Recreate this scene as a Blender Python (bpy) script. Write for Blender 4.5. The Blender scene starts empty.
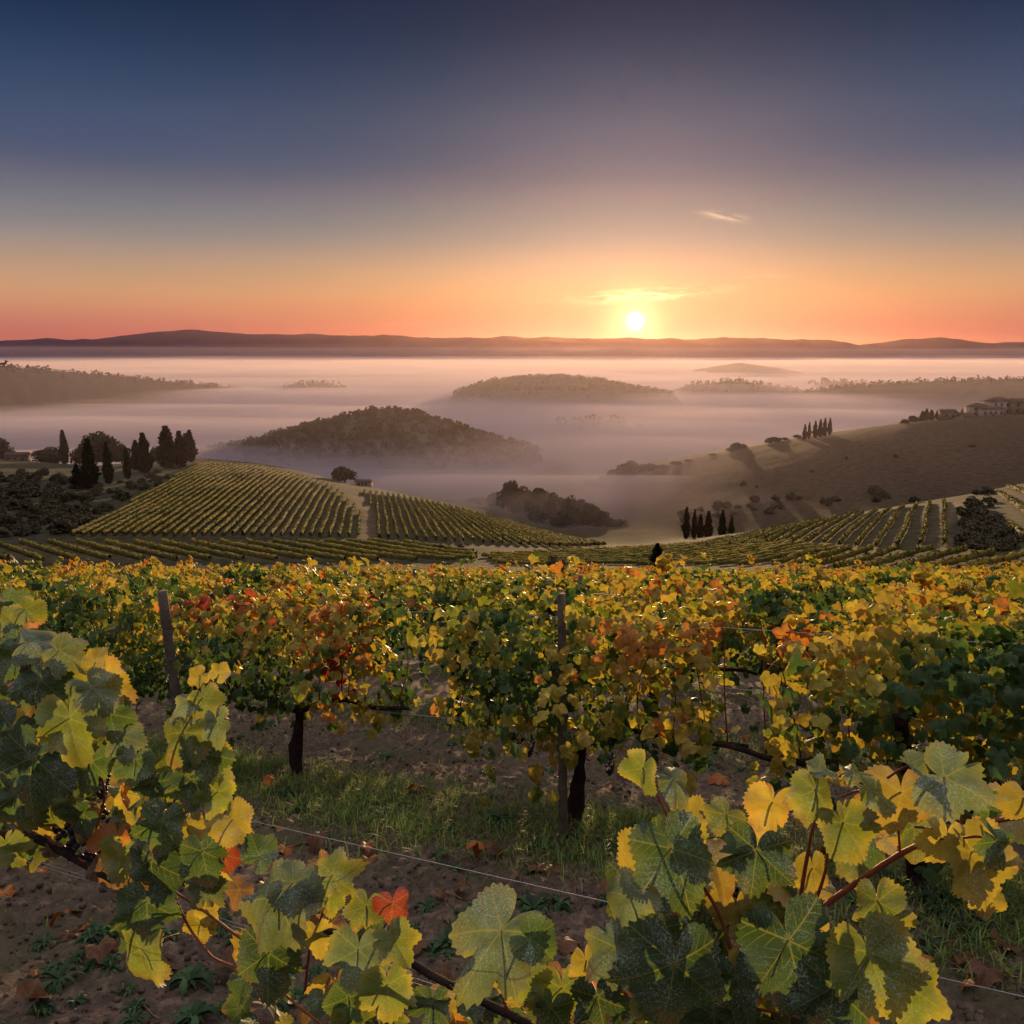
import bpy, math, random
import numpy as np
from mathutils import Vector, Matrix

C = bpy.context.scene
COL = C.collection
R = math.radians
rng = np.random.default_rng(11)
random.seed(11)

# ------------------------------------------------------------------ camera
CAM_Z = 2.1
PITCH = R(10.35)
FPX = 887.0
cd = bpy.data.cameras.new('camera')
cam = bpy.data.objects.new('camera', cd)
COL.objects.link(cam)
cam.location = (0, 0, CAM_Z)
cam.rotation_euler = (R(90) - PITCH, 0, 0)
cd.sensor_fit = 'HORIZONTAL'
cd.sensor_width = 36.0
cd.lens = FPX / 1024 * 36.0
cd.clip_start = 0.05
cd.clip_end = 60000
C.camera = cam
C.render.resolution_x = C.render.resolution_y = 1024

# ------------------------------------------------------------------ sky and sun
SUN_AZ, SUN_EL = R(7.72), R(1.78)
sdir = Vector((math.sin(SUN_AZ) * math.cos(SUN_EL), math.cos(SUN_AZ) * math.cos(SUN_EL), math.sin(SUN_EL)))
sl = bpy.data.lights.new('sun', 'SUN')
sun = bpy.data.objects.new('sun', sl)
COL.objects.link(sun)
sun.rotation_euler = (-sdir).to_track_quat('-Z', 'Y').to_euler()
sl.energy = 4.8
sl.angle = R(0.6)
sl.color = (1.0, 0.64, 0.32)

W = bpy.data.worlds.new('World')
C.world = W
W.use_nodes = True


class NT:
    """tiny helper for node trees"""
    def __init__(s, tree):
        s.t = tree
        tree.nodes.clear()

    def n(s, kind, **kw):
        nd = s.t.nodes.new(kind)
        for k, v in kw.items():
            setattr(nd, k, v)
        return nd

    def l(s, a, b):
        s.t.links.new(a, b)

    def put(s, v, sock):
        if isinstance(v, bpy.types.NodeSocket):
            s.t.links.new(v, sock)
        elif v is not None:
            sock.default_value = v

    def m(s, op, a, b=None, c=None, clamp=False):
        nd = s.n('ShaderNodeMath', operation=op, use_clamp=clamp)
        s.put(a, nd.inputs[0])
        if b is not None: s.put(b, nd.inputs[1])
        if c is not None: s.put(c, nd.inputs[2])
        return nd.outputs[0]

    def ramp(s, fac, stops, interp='LINEAR'):
        nd = s.n('ShaderNodeValToRGB')
        cr = nd.color_ramp
        cr.interpolation = interp
        while len(cr.elements) < len(stops):
            cr.elements.new(0.5)
        for e, (p, c) in zip(cr.elements, stops):
            e.position = p
            e.color = (*c, 1) if len(c) == 3 else c
        s.put(fac, nd.inputs[0])
        return nd.outputs[0]

    def mix(s, fac, a, b, mode='MIX'):
        nd = s.n('ShaderNodeMix', data_type='RGBA', blend_type=mode)
        s.put(fac, nd.inputs[0])
        for v, i in ((a, 6), (b, 7)):
            if isinstance(v, tuple) and len(v) == 3: v = (*v, 1)
            s.put(v, nd.inputs[i])
        return nd.outputs[2]

    def noise(s, vec, scale, detail=4, rough=0.55, dist=0.0):
        nd = s.n('ShaderNodeTexNoise')
        nd.inputs['Scale'].default_value = scale
        nd.inputs['Detail'].default_value = detail
        nd.inputs['Roughness'].default_value = rough
        nd.inputs['Distortion'].default_value = dist
        if vec is not None: s.l(vec, nd.inputs['Vector'])
        return nd.outputs['Fac']

    def maprange(s, v, a, b, c=0.0, d=1.0, smooth=True):
        nd = s.n('ShaderNodeMapRange', interpolation_type='SMOOTHSTEP' if smooth else 'LINEAR')
        s.put(v, nd.inputs[0])
        for i, q in enumerate((a, b, c, d)): s.put(q, nd.inputs[1 + i])
        return nd.outputs[0]


def srgb(r, g, b):
    f = lambda c: (c / 255 / 12.92) if c / 255 <= 0.04045 else ((c / 255 + 0.055) / 1.055) ** 2.4
    return (f(r), f(g), f(b))


def build_world():
    w = NT(W.node_tree)
    out = w.n('ShaderNodeOutputWorld')
    tc = w.n('ShaderNodeTexCoord')
    sep = w.n('ShaderNodeSeparateXYZ')
    w.l(tc.outputs['Generated'], sep.inputs[0])
    x, y, z = sep.outputs
    sky = w.n('ShaderNodeTexSky', sky_type='NISHITA')
    sky.sun_disc = False
    sky.sun_elevation = SUN_EL
    sky.sun_rotation = SUN_AZ
    sky.altitude = 300
    sky.air_density = 1.0
    sky.dust_density = 1.2
    sky.ozone_density = 2.2
    bg_sky = w.n('ShaderNodeBackground')
    w.l(sky.outputs[0], bg_sky.inputs[0])
    bg_sky.inputs[1].default_value = SKY_STRENGTH
    # angle from the sun, in degrees
    dt = w.n('ShaderNodeVectorMath', operation='DOT_PRODUCT')
    w.l(tc.outputs['Generated'], dt.inputs[0])
    dt.inputs[1].default_value = sdir
    ang = w.m('MULTIPLY', w.m('ARCCOSINE', w.m('MINIMUM', dt.outputs['Value'], 0.9999999)), 57.29578)
    el = w.m('MULTIPLY', w.m('ARCSINE', z), 57.29578)              # elevation in degrees
    az = w.m('MULTIPLY', w.m('ARCTAN2', x, y), 57.29578)           # azimuth in degrees, + to the right
    daz = w.m('SUBTRACT', az, math.degrees(SUN_AZ))
    # dawn gradient: dusty horizon band to deep blue, then brightened overhead as added fill, warmer towards the sun
    e01 = w.m('DIVIDE', w.m('MAXIMUM', el, 0.0), 45.0, clamp=True)
    S = lambda d: d / 45.0
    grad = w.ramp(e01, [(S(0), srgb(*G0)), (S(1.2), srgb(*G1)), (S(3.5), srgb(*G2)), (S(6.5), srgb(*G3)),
                        (S(10), srgb(*G4)), (S(14), srgb(*G5)), (S(21), srgb(*G6)), (S(32), srgb(*G7)), (1, ZENITH_FILL)], 'CARDINAL')
    warm = w.m('POWER', 2.71828, w.m('MULTIPLY', w.m('MULTIPLY', ang, ang), -1 / (2 * 15.0 ** 2)))
    glow = w.m('POWER', 2.71828, w.m('MULTIPLY', ang, -1 / 3.0))
    grad = w.mix(1.0, grad, w.mix(warm, (1, 1, 1), WARM_MUL), 'MULTIPLY')
    # broad soft unevenness
    mp = w.n('ShaderNodeMapping')
    w.l(tc.outputs['Generated'], mp.inputs[0])
    mp.inputs['Scale'].default_value = (1.5, 1.5, 9)
    soft = w.maprange(w.noise(mp.outputs[0], 2.0, 3, 0.5), 0.3, 0.7, 0.97, 1.03)
    vm = w.n('ShaderNodeVectorMath', operation='SCALE')
    w.l(grad, vm.inputs[0]); w.l(soft, vm.inputs['Scale'])
    grad = vm.outputs[0]
    bg_grad = w.n('ShaderNodeBackground')
    w.l(grad, bg_grad.inputs[0])
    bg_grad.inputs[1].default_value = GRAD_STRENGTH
    # glow round the sun and the disc itself
    bg_glow = w.n('ShaderNodeBackground')
    bg_glow.inputs[0].default_value = (1.0, 0.42, 0.06, 1)
    w.l(w.m('MULTIPLY', glow, GLOW), bg_glow.inputs[1])
    broad = w.m('POWER', 2.71828, w.m('MULTIPLY', w.m('MULTIPLY', ang, ang), -1 / (2 * 7.4 ** 2)))
    bg_broad = w.n('ShaderNodeBackground')
    bg_broad.inputs[0].default_value = (1.0, 0.60, 0.50, 1)
    w.l(w.m('MULTIPLY', broad, 0.165), bg_broad.inputs[1])
    # orange band lying along the horizon on both sides of the sun
    bandq = w.m('ADD', w.m('POWER', w.m('DIVIDE', daz, 17.0), 2.0), w.m('POWER', w.m('DIVIDE', el, 4.2), 2.0))
    bg_band = w.n('ShaderNodeBackground')
    bg_band.inputs[0].default_value = (1.0, 0.45, 0.12, 1)
    w.l(w.m('MULTIPLY', w.m('POWER', 2.71828, w.m('MULTIPLY', bandq, -1.0)), 0.10), bg_band.inputs[1])
    disc = w.maprange(ang, 0.66, 0.26)
    halo = w.m('POWER', 2.71828, w.m('MULTIPLY', ang, -1 / 0.75))
    bg_disc = w.n('ShaderNodeBackground')
    bg_disc.inputs[0].default_value = (1.0, 0.66, 0.24, 1)
    w.l(w.m('ADD', w.m('MULTIPLY', disc, 5.0), w.m('MULTIPLY', halo, 1.9)), bg_disc.inputs[1])

    # thin cloud streaks near the sun: (azimuth, elevation, length, height, tilt, strength)
    total = None
    for ca, ce, ln, ht, tilt, st in CLOUDS:
        a = w.m('SUBTRACT', az, ca)
        e = w.m('SUBTRACT', w.m('SUBTRACT', el, ce), w.m('MULTIPLY', a, tilt))
        cv = w.n('ShaderNodeCombineXYZ')
        w.l(w.m('MULTIPLY', a, 0.55), cv.inputs[0]); w.l(w.m('MULTIPLY', e, 3.2), cv.inputs[1])
        cv.inputs[2].default_value = ca * 3.1
        nz = w.noise(cv.outputs[0], 1.0, 5, 0.6, 0.4)
        q = w.m('ADD', w.m('POWER', w.m('DIVIDE', a, ln), 2.0), w.m('POWER', w.m('DIVIDE', e, ht), 2.0))
        f = w.m('MULTIPLY', w.m('POWER', 2.71828, w.m('MULTIPLY', q, -1.0)), w.maprange(nz, 0.38, 0.72))
        f = w.m('MULTIPLY', f, st)
        total = f if total is None else w.m('ADD', total, f)
    bg_c = w.n('ShaderNodeBackground')
    bg_c.inputs[0].default_value = (1.0, 0.55, 0.22, 1)
    w.l(total, bg_c.inputs[1])

    def add(a, b):
        nd = w.n('ShaderNodeAddShader')
        w.l(a, nd.inputs[0]); w.l(b, nd.inputs[1])
        return nd.outputs[0]
    s = add(bg_sky.outputs[0], bg_grad.outputs[0])
    s = add(s, bg_glow.outputs[0])
    s = add(s, bg_broad.outputs[0])
    s = add(s, bg_band.outputs[0])
    s = add(s, bg_disc.outputs[0])
    s = add(s, bg_c.outputs[0])
    w.l(s, out.inputs[0])


SKY_STRENGTH = 0.0035
GRAD_STRENGTH = 1.0
GLOW = 0.13
WARM_MUL = (1.35, 1.15, 0.85)
# sRGB colours of the gradient by elevation (0, 1.2, 3.5, 6.5, 10, 14, 20, 30, 45 degrees)
G0, G1, G2, G3, G4 = (149, 85, 76), (160, 92, 83), (172, 129, 99), (126, 116, 113), (77, 81, 100)
G5, G6, G7 = (44, 61, 89), (18, 33, 62), (70, 84, 122)
ZENITH_FILL = (0.76, 0.72, 0.80)  # sky above the frame, brightened to light the foreground
CLOUDS = [(8.2, 3.35, 3.2, 0.34, 0.06, 1.3), (12.9, 7.9, 1.1, 0.22, -0.18, 0.45), (15.6, 4.4, 1.0, 0.12, 0.05, 0.25),
          (-6.5, 1.6, 2.0, 0.10, 0.0, 0.08)]
build_world()
C.view_settings.view_transform = 'Standard'
C.view_settings.look = 'None'
C.view_settings.exposure = 0.45
C.view_settings.gamma = 1.0
C.view_settings.use_curve_mapping = False
C.cycles.volume_bounces = 4
C.cycles.max_bounces = 8
C.cycles.transmission_bounces = 6
C.cycles.diffuse_bounces = 3
C.cycles.use_denoising = True
# ------------------------------------------------------------------ helpers
SP, CP = math.sin(PITCH), math.cos(PITCH)


def ray(px, py):
    """pixel -> (x/y, z/y) of its line of sight, z relative to the camera"""
    u, v = (np.asarray(px, float) - 512) / FPX, (512 - np.asarray(py, float)) / FPX
    fy = CP + v * SP
    return u / fy, (-SP + v * CP) / fy


def at(px, py, y):
    s, m = ray(px, py)
    return Vector((float(s) * y, y, CAM_Z + float(m) * y))


def project(x, y, z):
    z = z - CAM_Z
    f = y * CP - z * SP
    return 512 + FPX * x / f, 512 - FPX * (y * SP + z * CP) / f


def mesh_obj(name, verts, faces, mat=None, parent=None, smooth=True, cols=None, uvs=None, link=True):
    """verts Nx3; faces = list of index arrays (each MxK, all K-gons) or one such array"""
    if not isinstance(faces, list): faces = [faces]
    verts = np.asarray(verts, np.float32)
    me = bpy.data.meshes.new(name)
    me.vertices.add(len(verts))
    me.vertices.foreach_set('co', verts.ravel())
    idx = np.concatenate([np.asarray(f, np.int32).ravel() for f in faces])
    tot = np.concatenate([np.full(len(f), np.asarray(f).shape[1], np.int32) for f in faces])
    st = np.concatenate([[0], np.cumsum(tot)[:-1]]).astype(np.int32)
    me.loops.add(len(idx)); me.loops.foreach_set('vertex_index', idx)
    me.polygons.add(len(tot)); me.polygons.foreach_set('loop_start', st); me.polygons.foreach_set('loop_total', tot)
    if smooth: me.polygons.foreach_set('use_smooth', np.ones(len(tot), bool))
    me.update(calc_edges=True)
    if cols is not None:
        a = me.color_attributes.new('Col', 'FLOAT_COLOR', 'POINT')
        c = np.ones((len(verts), 4), np.float32); c[:, :3] = np.asarray(cols)[:, :3]
        a.data.foreach_set('color', c.ravel())
    if uvs is not None:
        uv = me.uv_layers.new(name='UVMap')
        uv.data.foreach_set('uv', np.asarray(uvs, np.float32)[idx].ravel())
    if mat is not None: me.materials.append(mat)
    if not link: return me
    return link_mesh(name, me, parent)


def link_mesh(name, me, parent=None, loc=None):
    o = bpy.data.objects.new(name, me)
    COL.objects.link(o)
    if parent is not None: o.parent = parent
    if loc is not None: o.location = loc
    return o


def tag(o, label=None, cat=None, group=None, kind=None):
    if label: o['label'] = label
    if cat: o['category'] = cat
    if group: o['group'] = group
    if kind: o['kind'] = kind
    return o


def empty(name, loc=(0, 0, 0), rz=0.0, scale=1.0):
    o = bpy.data.objects.new(name, None)
    COL.objects.link(o)
    o.empty_display_size = 0.2
    o.location = loc
    o.rotation_euler = (0, 0, rz)
    o.scale = (scale,) * 3 if not hasattr(scale, '__len__') else scale
    return o


def grid_faces(nr, nc, off=0):
    i = np.arange(nr - 1)[:, None] * nc + np.arange(nc - 1)[None, :] + off
    return np.stack([i, i + 1, i + nc + 1, i + nc], -1).reshape(-1, 4)


# vectorised value noise
_perm = rng.permutation(4096)
_vals = rng.random(4096)


def vnoise(x, y, z=0.0):
    x, y, z = np.broadcast_arrays(np.asarray(x, float), np.asarray(y, float), np.asarray(z, float))
    xi, yi, zi = np.floor(x).astype(int), np.floor(y).astype(int), np.floor(z).astype(int)
    fx, fy, fz = x - xi, y - yi, z - zi
    fx, fy, fz = fx * fx * (3 - 2 * fx), fy * fy * (3 - 2 * fy), fz * fz * (3 - 2 * fz)
    h = lambda a, b, c: _vals[_perm[(_perm[(_perm[a & 4095] + b) & 4095] + c) & 4095]]
    r = 0
    for dz in (0, 1):
        wz = fz if dz else 1 - fz
        a = h(xi, yi, zi + dz) * (1 - fx) + h(xi + 1, yi, zi + dz) * fx
        b = h(xi, yi + 1, zi + dz) * (1 - fx) + h(xi + 1, yi + 1, zi + dz) * fx
        r = r + wz * (a * (1 - fy) + b * fy)
    return r


def fbm(x, y, z=0.0, oct=4, gain=0.5):
    r, a, t = 0, 1.0, 0
    for k in range(oct):
        r = r + a * (vnoise(np.asarray(x) * 2 ** k + 17.3 * k, np.asarray(y) * 2 ** k - 9.1 * k, np.asarray(z) * 2 ** k) - 0.5)
        t += a; a *= gain
    return r / t * 2      # about -1..1


# ------------------------------------------------------------------ materials for the ground
def new_mat(name):
    m = bpy.data.materials.new(name)
    m.use_nodes = True
    return m, NT(m.node_tree)


def simple_mat(name, col, rough=0.9, noise=None, bump=0.0, bscale=30, spec=0.2, attr=False):
    """noise = (scale, low multiplier, high multiplier)"""
    m, t = new_mat(name)
    out = t.n('ShaderNodeOutputMaterial'); p = t.n('ShaderNodeBsdfPrincipled')
    tc = t.n('ShaderNodeTexCoord'); vec = tc.outputs['Object']
    if attr:
        a = t.n('ShaderNodeAttribute'); a.attribute_name = 'Col'
        c = a.outputs['Color']
    else:
        rgb = t.n('ShaderNodeRGB'); rgb.outputs[0].default_value = (*col, 1); c = rgb.outputs[0]
    if noise:
        f = t.maprange(t.noise(vec, noise[0], 6, 0.65), 0.3, 0.7, noise[1], noise[2], False)
        vm = t.n('ShaderNodeVectorMath', operation='SCALE'); t.l(c, vm.inputs[0]); t.l(f, vm.inputs['Scale'])
        c = vm.outputs[0]
    t.l(c, p.inputs['Base Color'])
    p.inputs['Roughness'].default_value = rough
    p.inputs['Specular IOR Level'].default_value = spec
    if bump:
        b = t.n('ShaderNodeBump'); b.inputs['Strength'].default_value = bump
        b.inputs['Distance'].default_value = 0.05
        t.l(t.noise(vec, bscale, 6, 0.7), b.inputs['Height']); t.l(b.outputs[0], p.inputs['Normal'])
    t.l(p.outputs[0], out.inputs[0])
    return m


# ------------------------------------------------------------------ near slope: height from the camera's hilltop
def zn(y):
    """ground height of the near vineyard slope (camera stands 2.1 m above its ground)"""
    y = np.asarray(y, float)
    a = -0.2 * np.minimum(y, 6.0)
    b = -0.2385 * np.clip(y - 6, 0, 30)
    c = np.clip(y - 36, 0, None)
    sm = 0.0175 * np.where((y > 3) & (y < 9), (3 - np.abs(y - 6)) ** 2 / 6, 0)
    return a + b - 0.262 * c - sm * 0.5


# ------------------------------------------------------------------ valley terrain beyond, fan-shaped sheet
PXS = np.array([-260, -100, 0, 100, 200, 260, 300, 350, 400, 450, 500, 560, 600, 640, 700, 750, 800, 850, 900, 960, 1024, 1150, 1300], float)


def line(spec):
    """spec: dict px -> (y, z or ('p', py)); interpolated over PXS"""
    ks = sorted(spec)
    ys, zs = [], []
    for k in ks:
        y, q = spec[k]
        if isinstance(q, tuple): q = float(ray(k, q[1])[1]) * y
        ys.append(y); zs.append(q)
    return np.interp(PXS, ks, ys), np.interp(PXS, ks, zs)


P = lambda v: ('p', v)
# z below is relative to the camera
K = []
K.append((np.full(len(PXS), 20.0), np.full(len(PXS), float(zn(20.0)) - CAM_Z - 0.25)))
K.append((np.full(len(PXS), 40.0), np.full(len(PXS), float(zn(40.0)) - CAM_Z - 0.25)))
K.append(line({-260: (60, -17.2), 600: (60, -17.2), 800: (54, -15.4), 1300: (52, -14.9)}))
K.append(line({-260: (185, P(563)), 450: (185, P(563)), 650: (160, P(567)), 800: (116, P(569)), 1024: (88, P(574)), 1300: (84, P(580))}))
K.append(line({-260: (205, P(541)), 200: (215, P(541)), 350: (220, P(541)), 450: (220, P(545)), 560: (217, P(550)), 650: (200, P(552)),
               750: (165, P(550)), 800: (145, P(547)), 900: (122, P(551)), 1024: (106, P(557)), 1300: (100, P(562))}))
K.append(line({-260: (410, P(440)), -100: (420, P(448)), 0: (430, P(459)), 100: (450, P(466)), 150: (465, P(462)), 200: (480, P(458)), 260: (480, P(463)),
               300: (470, P(470)), 350: (450, P(483)), 400: (430, P(493)), 450: (410, P(504)), 500: (380, P(517)), 560: (345, P(533)),
               620: (315, P(543)), 680: (290, P(541)), 740: (262, P(533)), 800: (242, P(524)), 850: (236, P(515)), 900: (232, P(507)),
               950: (230, P(499)), 1024: (228, P(484)), 1150: (228, P(466)), 1300: (228, P(450))}))
K.append(line({-260: (540, -88), 400: (560, -88), 560: (470, -84), 620: (430, -79), 680: (345, P(535)), 740: (335, P(531)), 800: (335, P(524)),
               850: (335, P(516)), 900: (335, P(510)), 1024: (335, P(497)), 1300: (335, P(480))}))
K.append(line({-260: (640, -92), 500: (620, -90), 560: (610, -84), 600: (605, P(484)), 640: (592, P(471)), 700: (580, P(457)), 750: (570, P(447)),
               800: (560, P(438)), 850: (550, P(430)), 900: (545, P(423)), 960: (540, P(415)), 1024: (540, P(410)), 1150: (540, P(400)), 1300: (540, P(396))}))
K.append((np.full(len(PXS), 800.0), np.full(len(PXS), -93.0)))
K.append((np.full(len(PXS), 1600.0), np.full(len(PXS), -94.0)))
K.append((np.full(len(PXS), 22000.0), np.full(len(PXS), -96.0)))
KY = np.array([k[0] for k in K]); KZ = np.array([k[1] for k in K])
PX_S = ray(PXS, 500)[0]


def pchip(x, y, xq):
    """monotone cubic through (x, y) at xq (1-D)"""
    h = np.diff(x); d = np.diff(y) / h
    m = np.zeros_like(y)
    for i in range(1, len(x) - 1):
        if d[i - 1] * d[i] > 0:
            w1, w2 = 2 * h[i] + h[i - 1], h[i] + 2 * h[i - 1]
            m[i] = (w1 + w2) / (w1 / d[i - 1] + w2 / d[i])
    m[0], m[-1] = d[0], d[-1]
    i = np.clip(np.searchsorted(x, xq) - 1, 0, len(x) - 2)
    t = (xq - x[i]) / h[i]
    return ((1 + 2 * t) * (1 - t) ** 2 * y[i] + t * (1 - t) ** 2 * h[i] * m[i] + t * t * (3 - 2 * t) * y[i + 1] + t * t * (t - 1) * h[i] * m[i + 1])


NS, SMAX = 420, 0.95
S_AX = np.linspace(-SMAX, SMAX, NS)
Y_AX = np.concatenate([np.geomspace(20, 120, 60)[:-1], np.geomspace(120, 620, 230)[:-1], np.geomspace(620, 1600, 30)[:-1], np.geomspace(1600, 22000, 14)])
ZT = np.zeros((len(Y_AX), NS))
for j, s in enumerate(S_AX):
    ky = np.array([np.interp(s, PX_S, r) for r in KY]); kz = np.array([np.interp(s, PX_S, r) for r in KZ])
    ZT[:, j] = pchip(ky, kz, Y_AX)
ZT = ZT + CAM_Z
# soften across the fan, then add natural unevenness
for _ in range(3):
    ZT[:, 1:-1] = 0.25 * ZT[:, :-2] + 0.5 * ZT[:, 1:-1] + 0.25 * ZT[:, 2:]
XX, YY = S_AX[None, :] * Y_AX[:, None], np.repeat(Y_AX[:, None], NS, 1)
amp = np.clip((YY - 60) / 200, 0, 1)
ZT += amp * (0.7 * fbm(XX / 60, YY / 60, 1.0, 3) + 0.15 * fbm(XX / 9, YY / 9, 2.0, 3))


def tz(x, y):
    """terrain height (world) at x, y: near slope up to 38 m, the fan beyond"""
    x, y = np.broadcast_arrays(np.asarray(x, float), np.asarray(y, float))
    yc = np.clip(y, 20.01, 21000)
    s = np.clip(x / yc, -SMAX + 1e-4, SMAX - 1e-4)
    i = np.clip(np.searchsorted(Y_AX, yc) - 1, 0, len(Y_AX) - 2)
    ti = (yc - Y_AX[i]) / (Y_AX[i + 1] - Y_AX[i])
    jf = (s + SMAX) / (2 * SMAX) * (NS - 1)
    j = np.clip(jf.astype(int), 0, NS - 2); tj = jf - j
    z = (ZT[i, j] * (1 - tj) + ZT[i, j + 1] * tj) * (1 - ti) + (ZT[i + 1, j] * (1 - tj) + ZT[i + 1, j + 1] * tj) * ti
    return np.where(y < 39, zn(y), z)


_yq = np.geomspace(45, 1500, 1600)


def hit(px, py, ymin=45, ymax=1500):
    """where the line of sight of a pixel meets the far terrain"""
    s, m = ray(px, py); s, m = float(s), float(m)
    d = (CAM_Z + m * _yq) - tz(s * _yq, _yq)
    ok = np.where((d <= 0) & (_yq >= ymin) & (_yq <= ymax))[0]
    y = _yq[ok[0]] if len(ok) else ymax
    return Vector((s * y, y, float(tz(s * y, y))))
# ------------------------------------------------------------------ colours of the far ground
def in_poly(px, py, poly):
    poly = np.asarray(poly, float); r = np.zeros(np.shape(px), bool)
    n = len(poly)
    for i in range(n):
        x1, y1 = poly[i]; x2, y2 = poly[(i + 1) % n]
        c = ((y1 > py) != (y2 > py)) & (px < (x2 - x1) * (py - y1) / (y2 - y1 + 1e-12) + x1)
        r ^= c
    return r


F_LEFT = [(66, 537), (120, 510), (200, 463), (262, 468), (300, 477), (330, 486), (345, 497), (362, 515), (366, 537)]
F_MID = [(378, 538), (374, 512), (362, 492), (400, 497), (450, 507), (505, 522), (555, 536), (606, 546), (560, 548), (470, 543)]
F_LOW = [(-40, 561), (-40, 545), (30, 543), (200, 543), (380, 542), (470, 549), (480, 561)]
F_VALLEY = [(500, 566), (478, 556), (560, 552), (660, 548), (745, 541), (800, 545), (860, 553), (760, 566)]
F_RIGHT = [(690, 549), (740, 537), (800, 526), (850, 516), (900, 508), (946, 502), (958, 507), (944, 530), (950, 548), (860, 549), (800, 544)]
F_RLOW = [(770, 568), (800, 549), (860, 551), (950, 551), (1060, 560), (1060, 578)]
F_EDGE = [(996, 490), (1070, 478), (1070, 556), (1024, 556), (1010, 530)]

PX_T, PY_T = project(XX, YY, ZT)
col_soil = np.array(srgb(68, 60, 39)); col_grass = np.array(srgb(54, 51, 32)); col_scrub = np.array(srgb(54, 52, 36))
col_hill = np.array(srgb(60, 49, 34)); col_valley = np.array(srgb(50, 45, 33)); col_track = np.array(srgb(92, 74, 54))
TC = np.tile(col_grass, (*XX.shape, 1))
TC[YY > 600] = col_valley
TC[(YY > 345) & (PX_T > 560) & (YY < 620)] = col_hill
TC[(PX_T < 205) & (YY > 205) & (YY < 470) & (PY_T < 545) & (PX_T < 205 - (PY_T - 458) * 2.0)] = col_scrub
for f in (F_LEFT, F_MID, F_LOW, F_VALLEY, F_RIGHT, F_RLOW, F_EDGE):
    TC[in_poly(PX_T, PY_T, f) & (YY > 62) & (YY < 500)] = col_soil
TRACK = [(348, 494), (360, 496), (376, 514), (380, 538), (364, 538), (364, 515)]
TC[in_poly(PX_T, PY_T, TRACK) & (YY > 100) & (YY < 500)] = col_track * 0.8
TRACK2 = [(948, 502), (962, 505), (948, 530), (955, 549), (944, 549), (938, 530)]
TC[in_poly(PX_T, PY_T, TRACK2) & (YY > 62) & (YY < 300)] = col_track
for _ in range(2):
    TC[1:-1, 1:-1] = 0.4 * TC[1:-1, 1:-1] + 0.15 * (TC[:-2, 1:-1] + TC[2:, 1:-1] + TC[1:-1, :-2] + TC[1:-1, 2:])
m_land = simple_mat('dry_grass_land', (0.1, 0.1, 0.05), 1.0, (0.35, 0.45, 1.55), 0.0, 3, 0.1, attr=True)
o = mesh_obj('terrain', np.stack([XX, YY, ZT], -1).reshape(-1, 3), grid_faces(len(Y_AX), NS), m_land, cols=TC.reshape(-1, 3))
tag(o, kind='structure')


# ------------------------------------------------------------------ wooded hills standing out of the valley
def leaf_clumps(cent, rad, n, size, flat=0.75, seed=0):
    """n small quads in/around ellipsoid shells: cent Mx3, rad Mx3 -> verts, faces"""
    g = np.random.default_rng(seed)
    M = len(cent)
    d = g.normal(size=(M, n, 3)); d /= np.linalg.norm(d, axis=2, keepdims=True)
    r = g.uniform(0.55, 1.08, (M, n, 1)) ** 0.6
    p = np.asarray(cent)[:, None, :] + d * r * np.asarray(rad)[:, None, :]
    a = g.normal(size=(M, n, 3)); a /= np.linalg.norm(a, axis=2, keepdims=True)
    b = np.cross(a, g.normal(size=(M, n, 3))); b /= np.linalg.norm(b, axis=2, keepdims=True) + 1e-9
    sz = (np.asarray(size) if np.ndim(size) else np.full(M, size))[:, None, None] * g.uniform(0.6, 1.3, (M, n, 1))
    q = np.stack([p - a * sz - b * sz * .6, p + a * sz - b * sz * .8, p + a * sz * .8 + b * sz * .7, p - a * sz * .7 + b * sz], 2)
    v = q.reshape(-1, 3)
    f = np.arange(len(v)).reshape(-1, 4)
    return v, f


m_wood = simple_mat('far_woodland', srgb(52, 54, 36), 1.0, (0.2, 0.6, 1.5), spec=0.05)
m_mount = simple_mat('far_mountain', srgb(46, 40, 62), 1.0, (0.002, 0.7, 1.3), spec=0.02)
m_hill = simple_mat('far_hillside', srgb(66, 62, 50), 1.0, (0.05, 0.6, 1.4), spec=0.05)


def hill(name, sky, y, depth, base=-96.0, slope=0.5, bump=1.5, mat=None, yline=None, ncol=None, nrow=26):
    """sky: (px, py) points of its outline, y its distance (or list per point); the ground rises to that line and falls away behind"""
    sky = np.array(sky, float)
    n = ncol or max(40, int((sky[-1, 0] - sky[0, 0]) / 2.5))
    px = np.linspace(sky[0, 0], sky[-1, 0], n)
    py = np.interp(px, sky[:, 0], sky[:, 1])
    for _ in range(2): py[1:-1] = 0.25 * py[:-2] + 0.5 * py[1:-1] + 0.25 * py[2:]
    yy = np.full(n, float(y)) if yline is None else np.interp(px, sky[:, 0], yline)
    s, m = ray(px, py)
    zc = m * yy
    t = np.linspace(-1, 1, nrow)
    prof = np.cos(t * math.pi / 2) ** 1.3
    Yg = yy[None, :] + depth * t[:, None]
    Xg = s[None, :] * yy[None, :] * np.ones_like(Yg)
    Zg = base + (zc[None, :] - base) * prof[:, None]
    sc = depth / 4
    Zg = Zg + bump * fbm(Xg / sc, Yg / sc, y * 0.01, 4) * (1 - np.abs(t[:, None]) * .3)
    Zg = Zg + CAM_Z
    o = mesh_obj(name, np.stack([Xg, Yg, Zg], -1).reshape(-1, 3), grid_faces(nrow, n), mat or m_hill)
    tag(o, kind='structure')
    return px, yy, Xg, Yg, Zg


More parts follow.
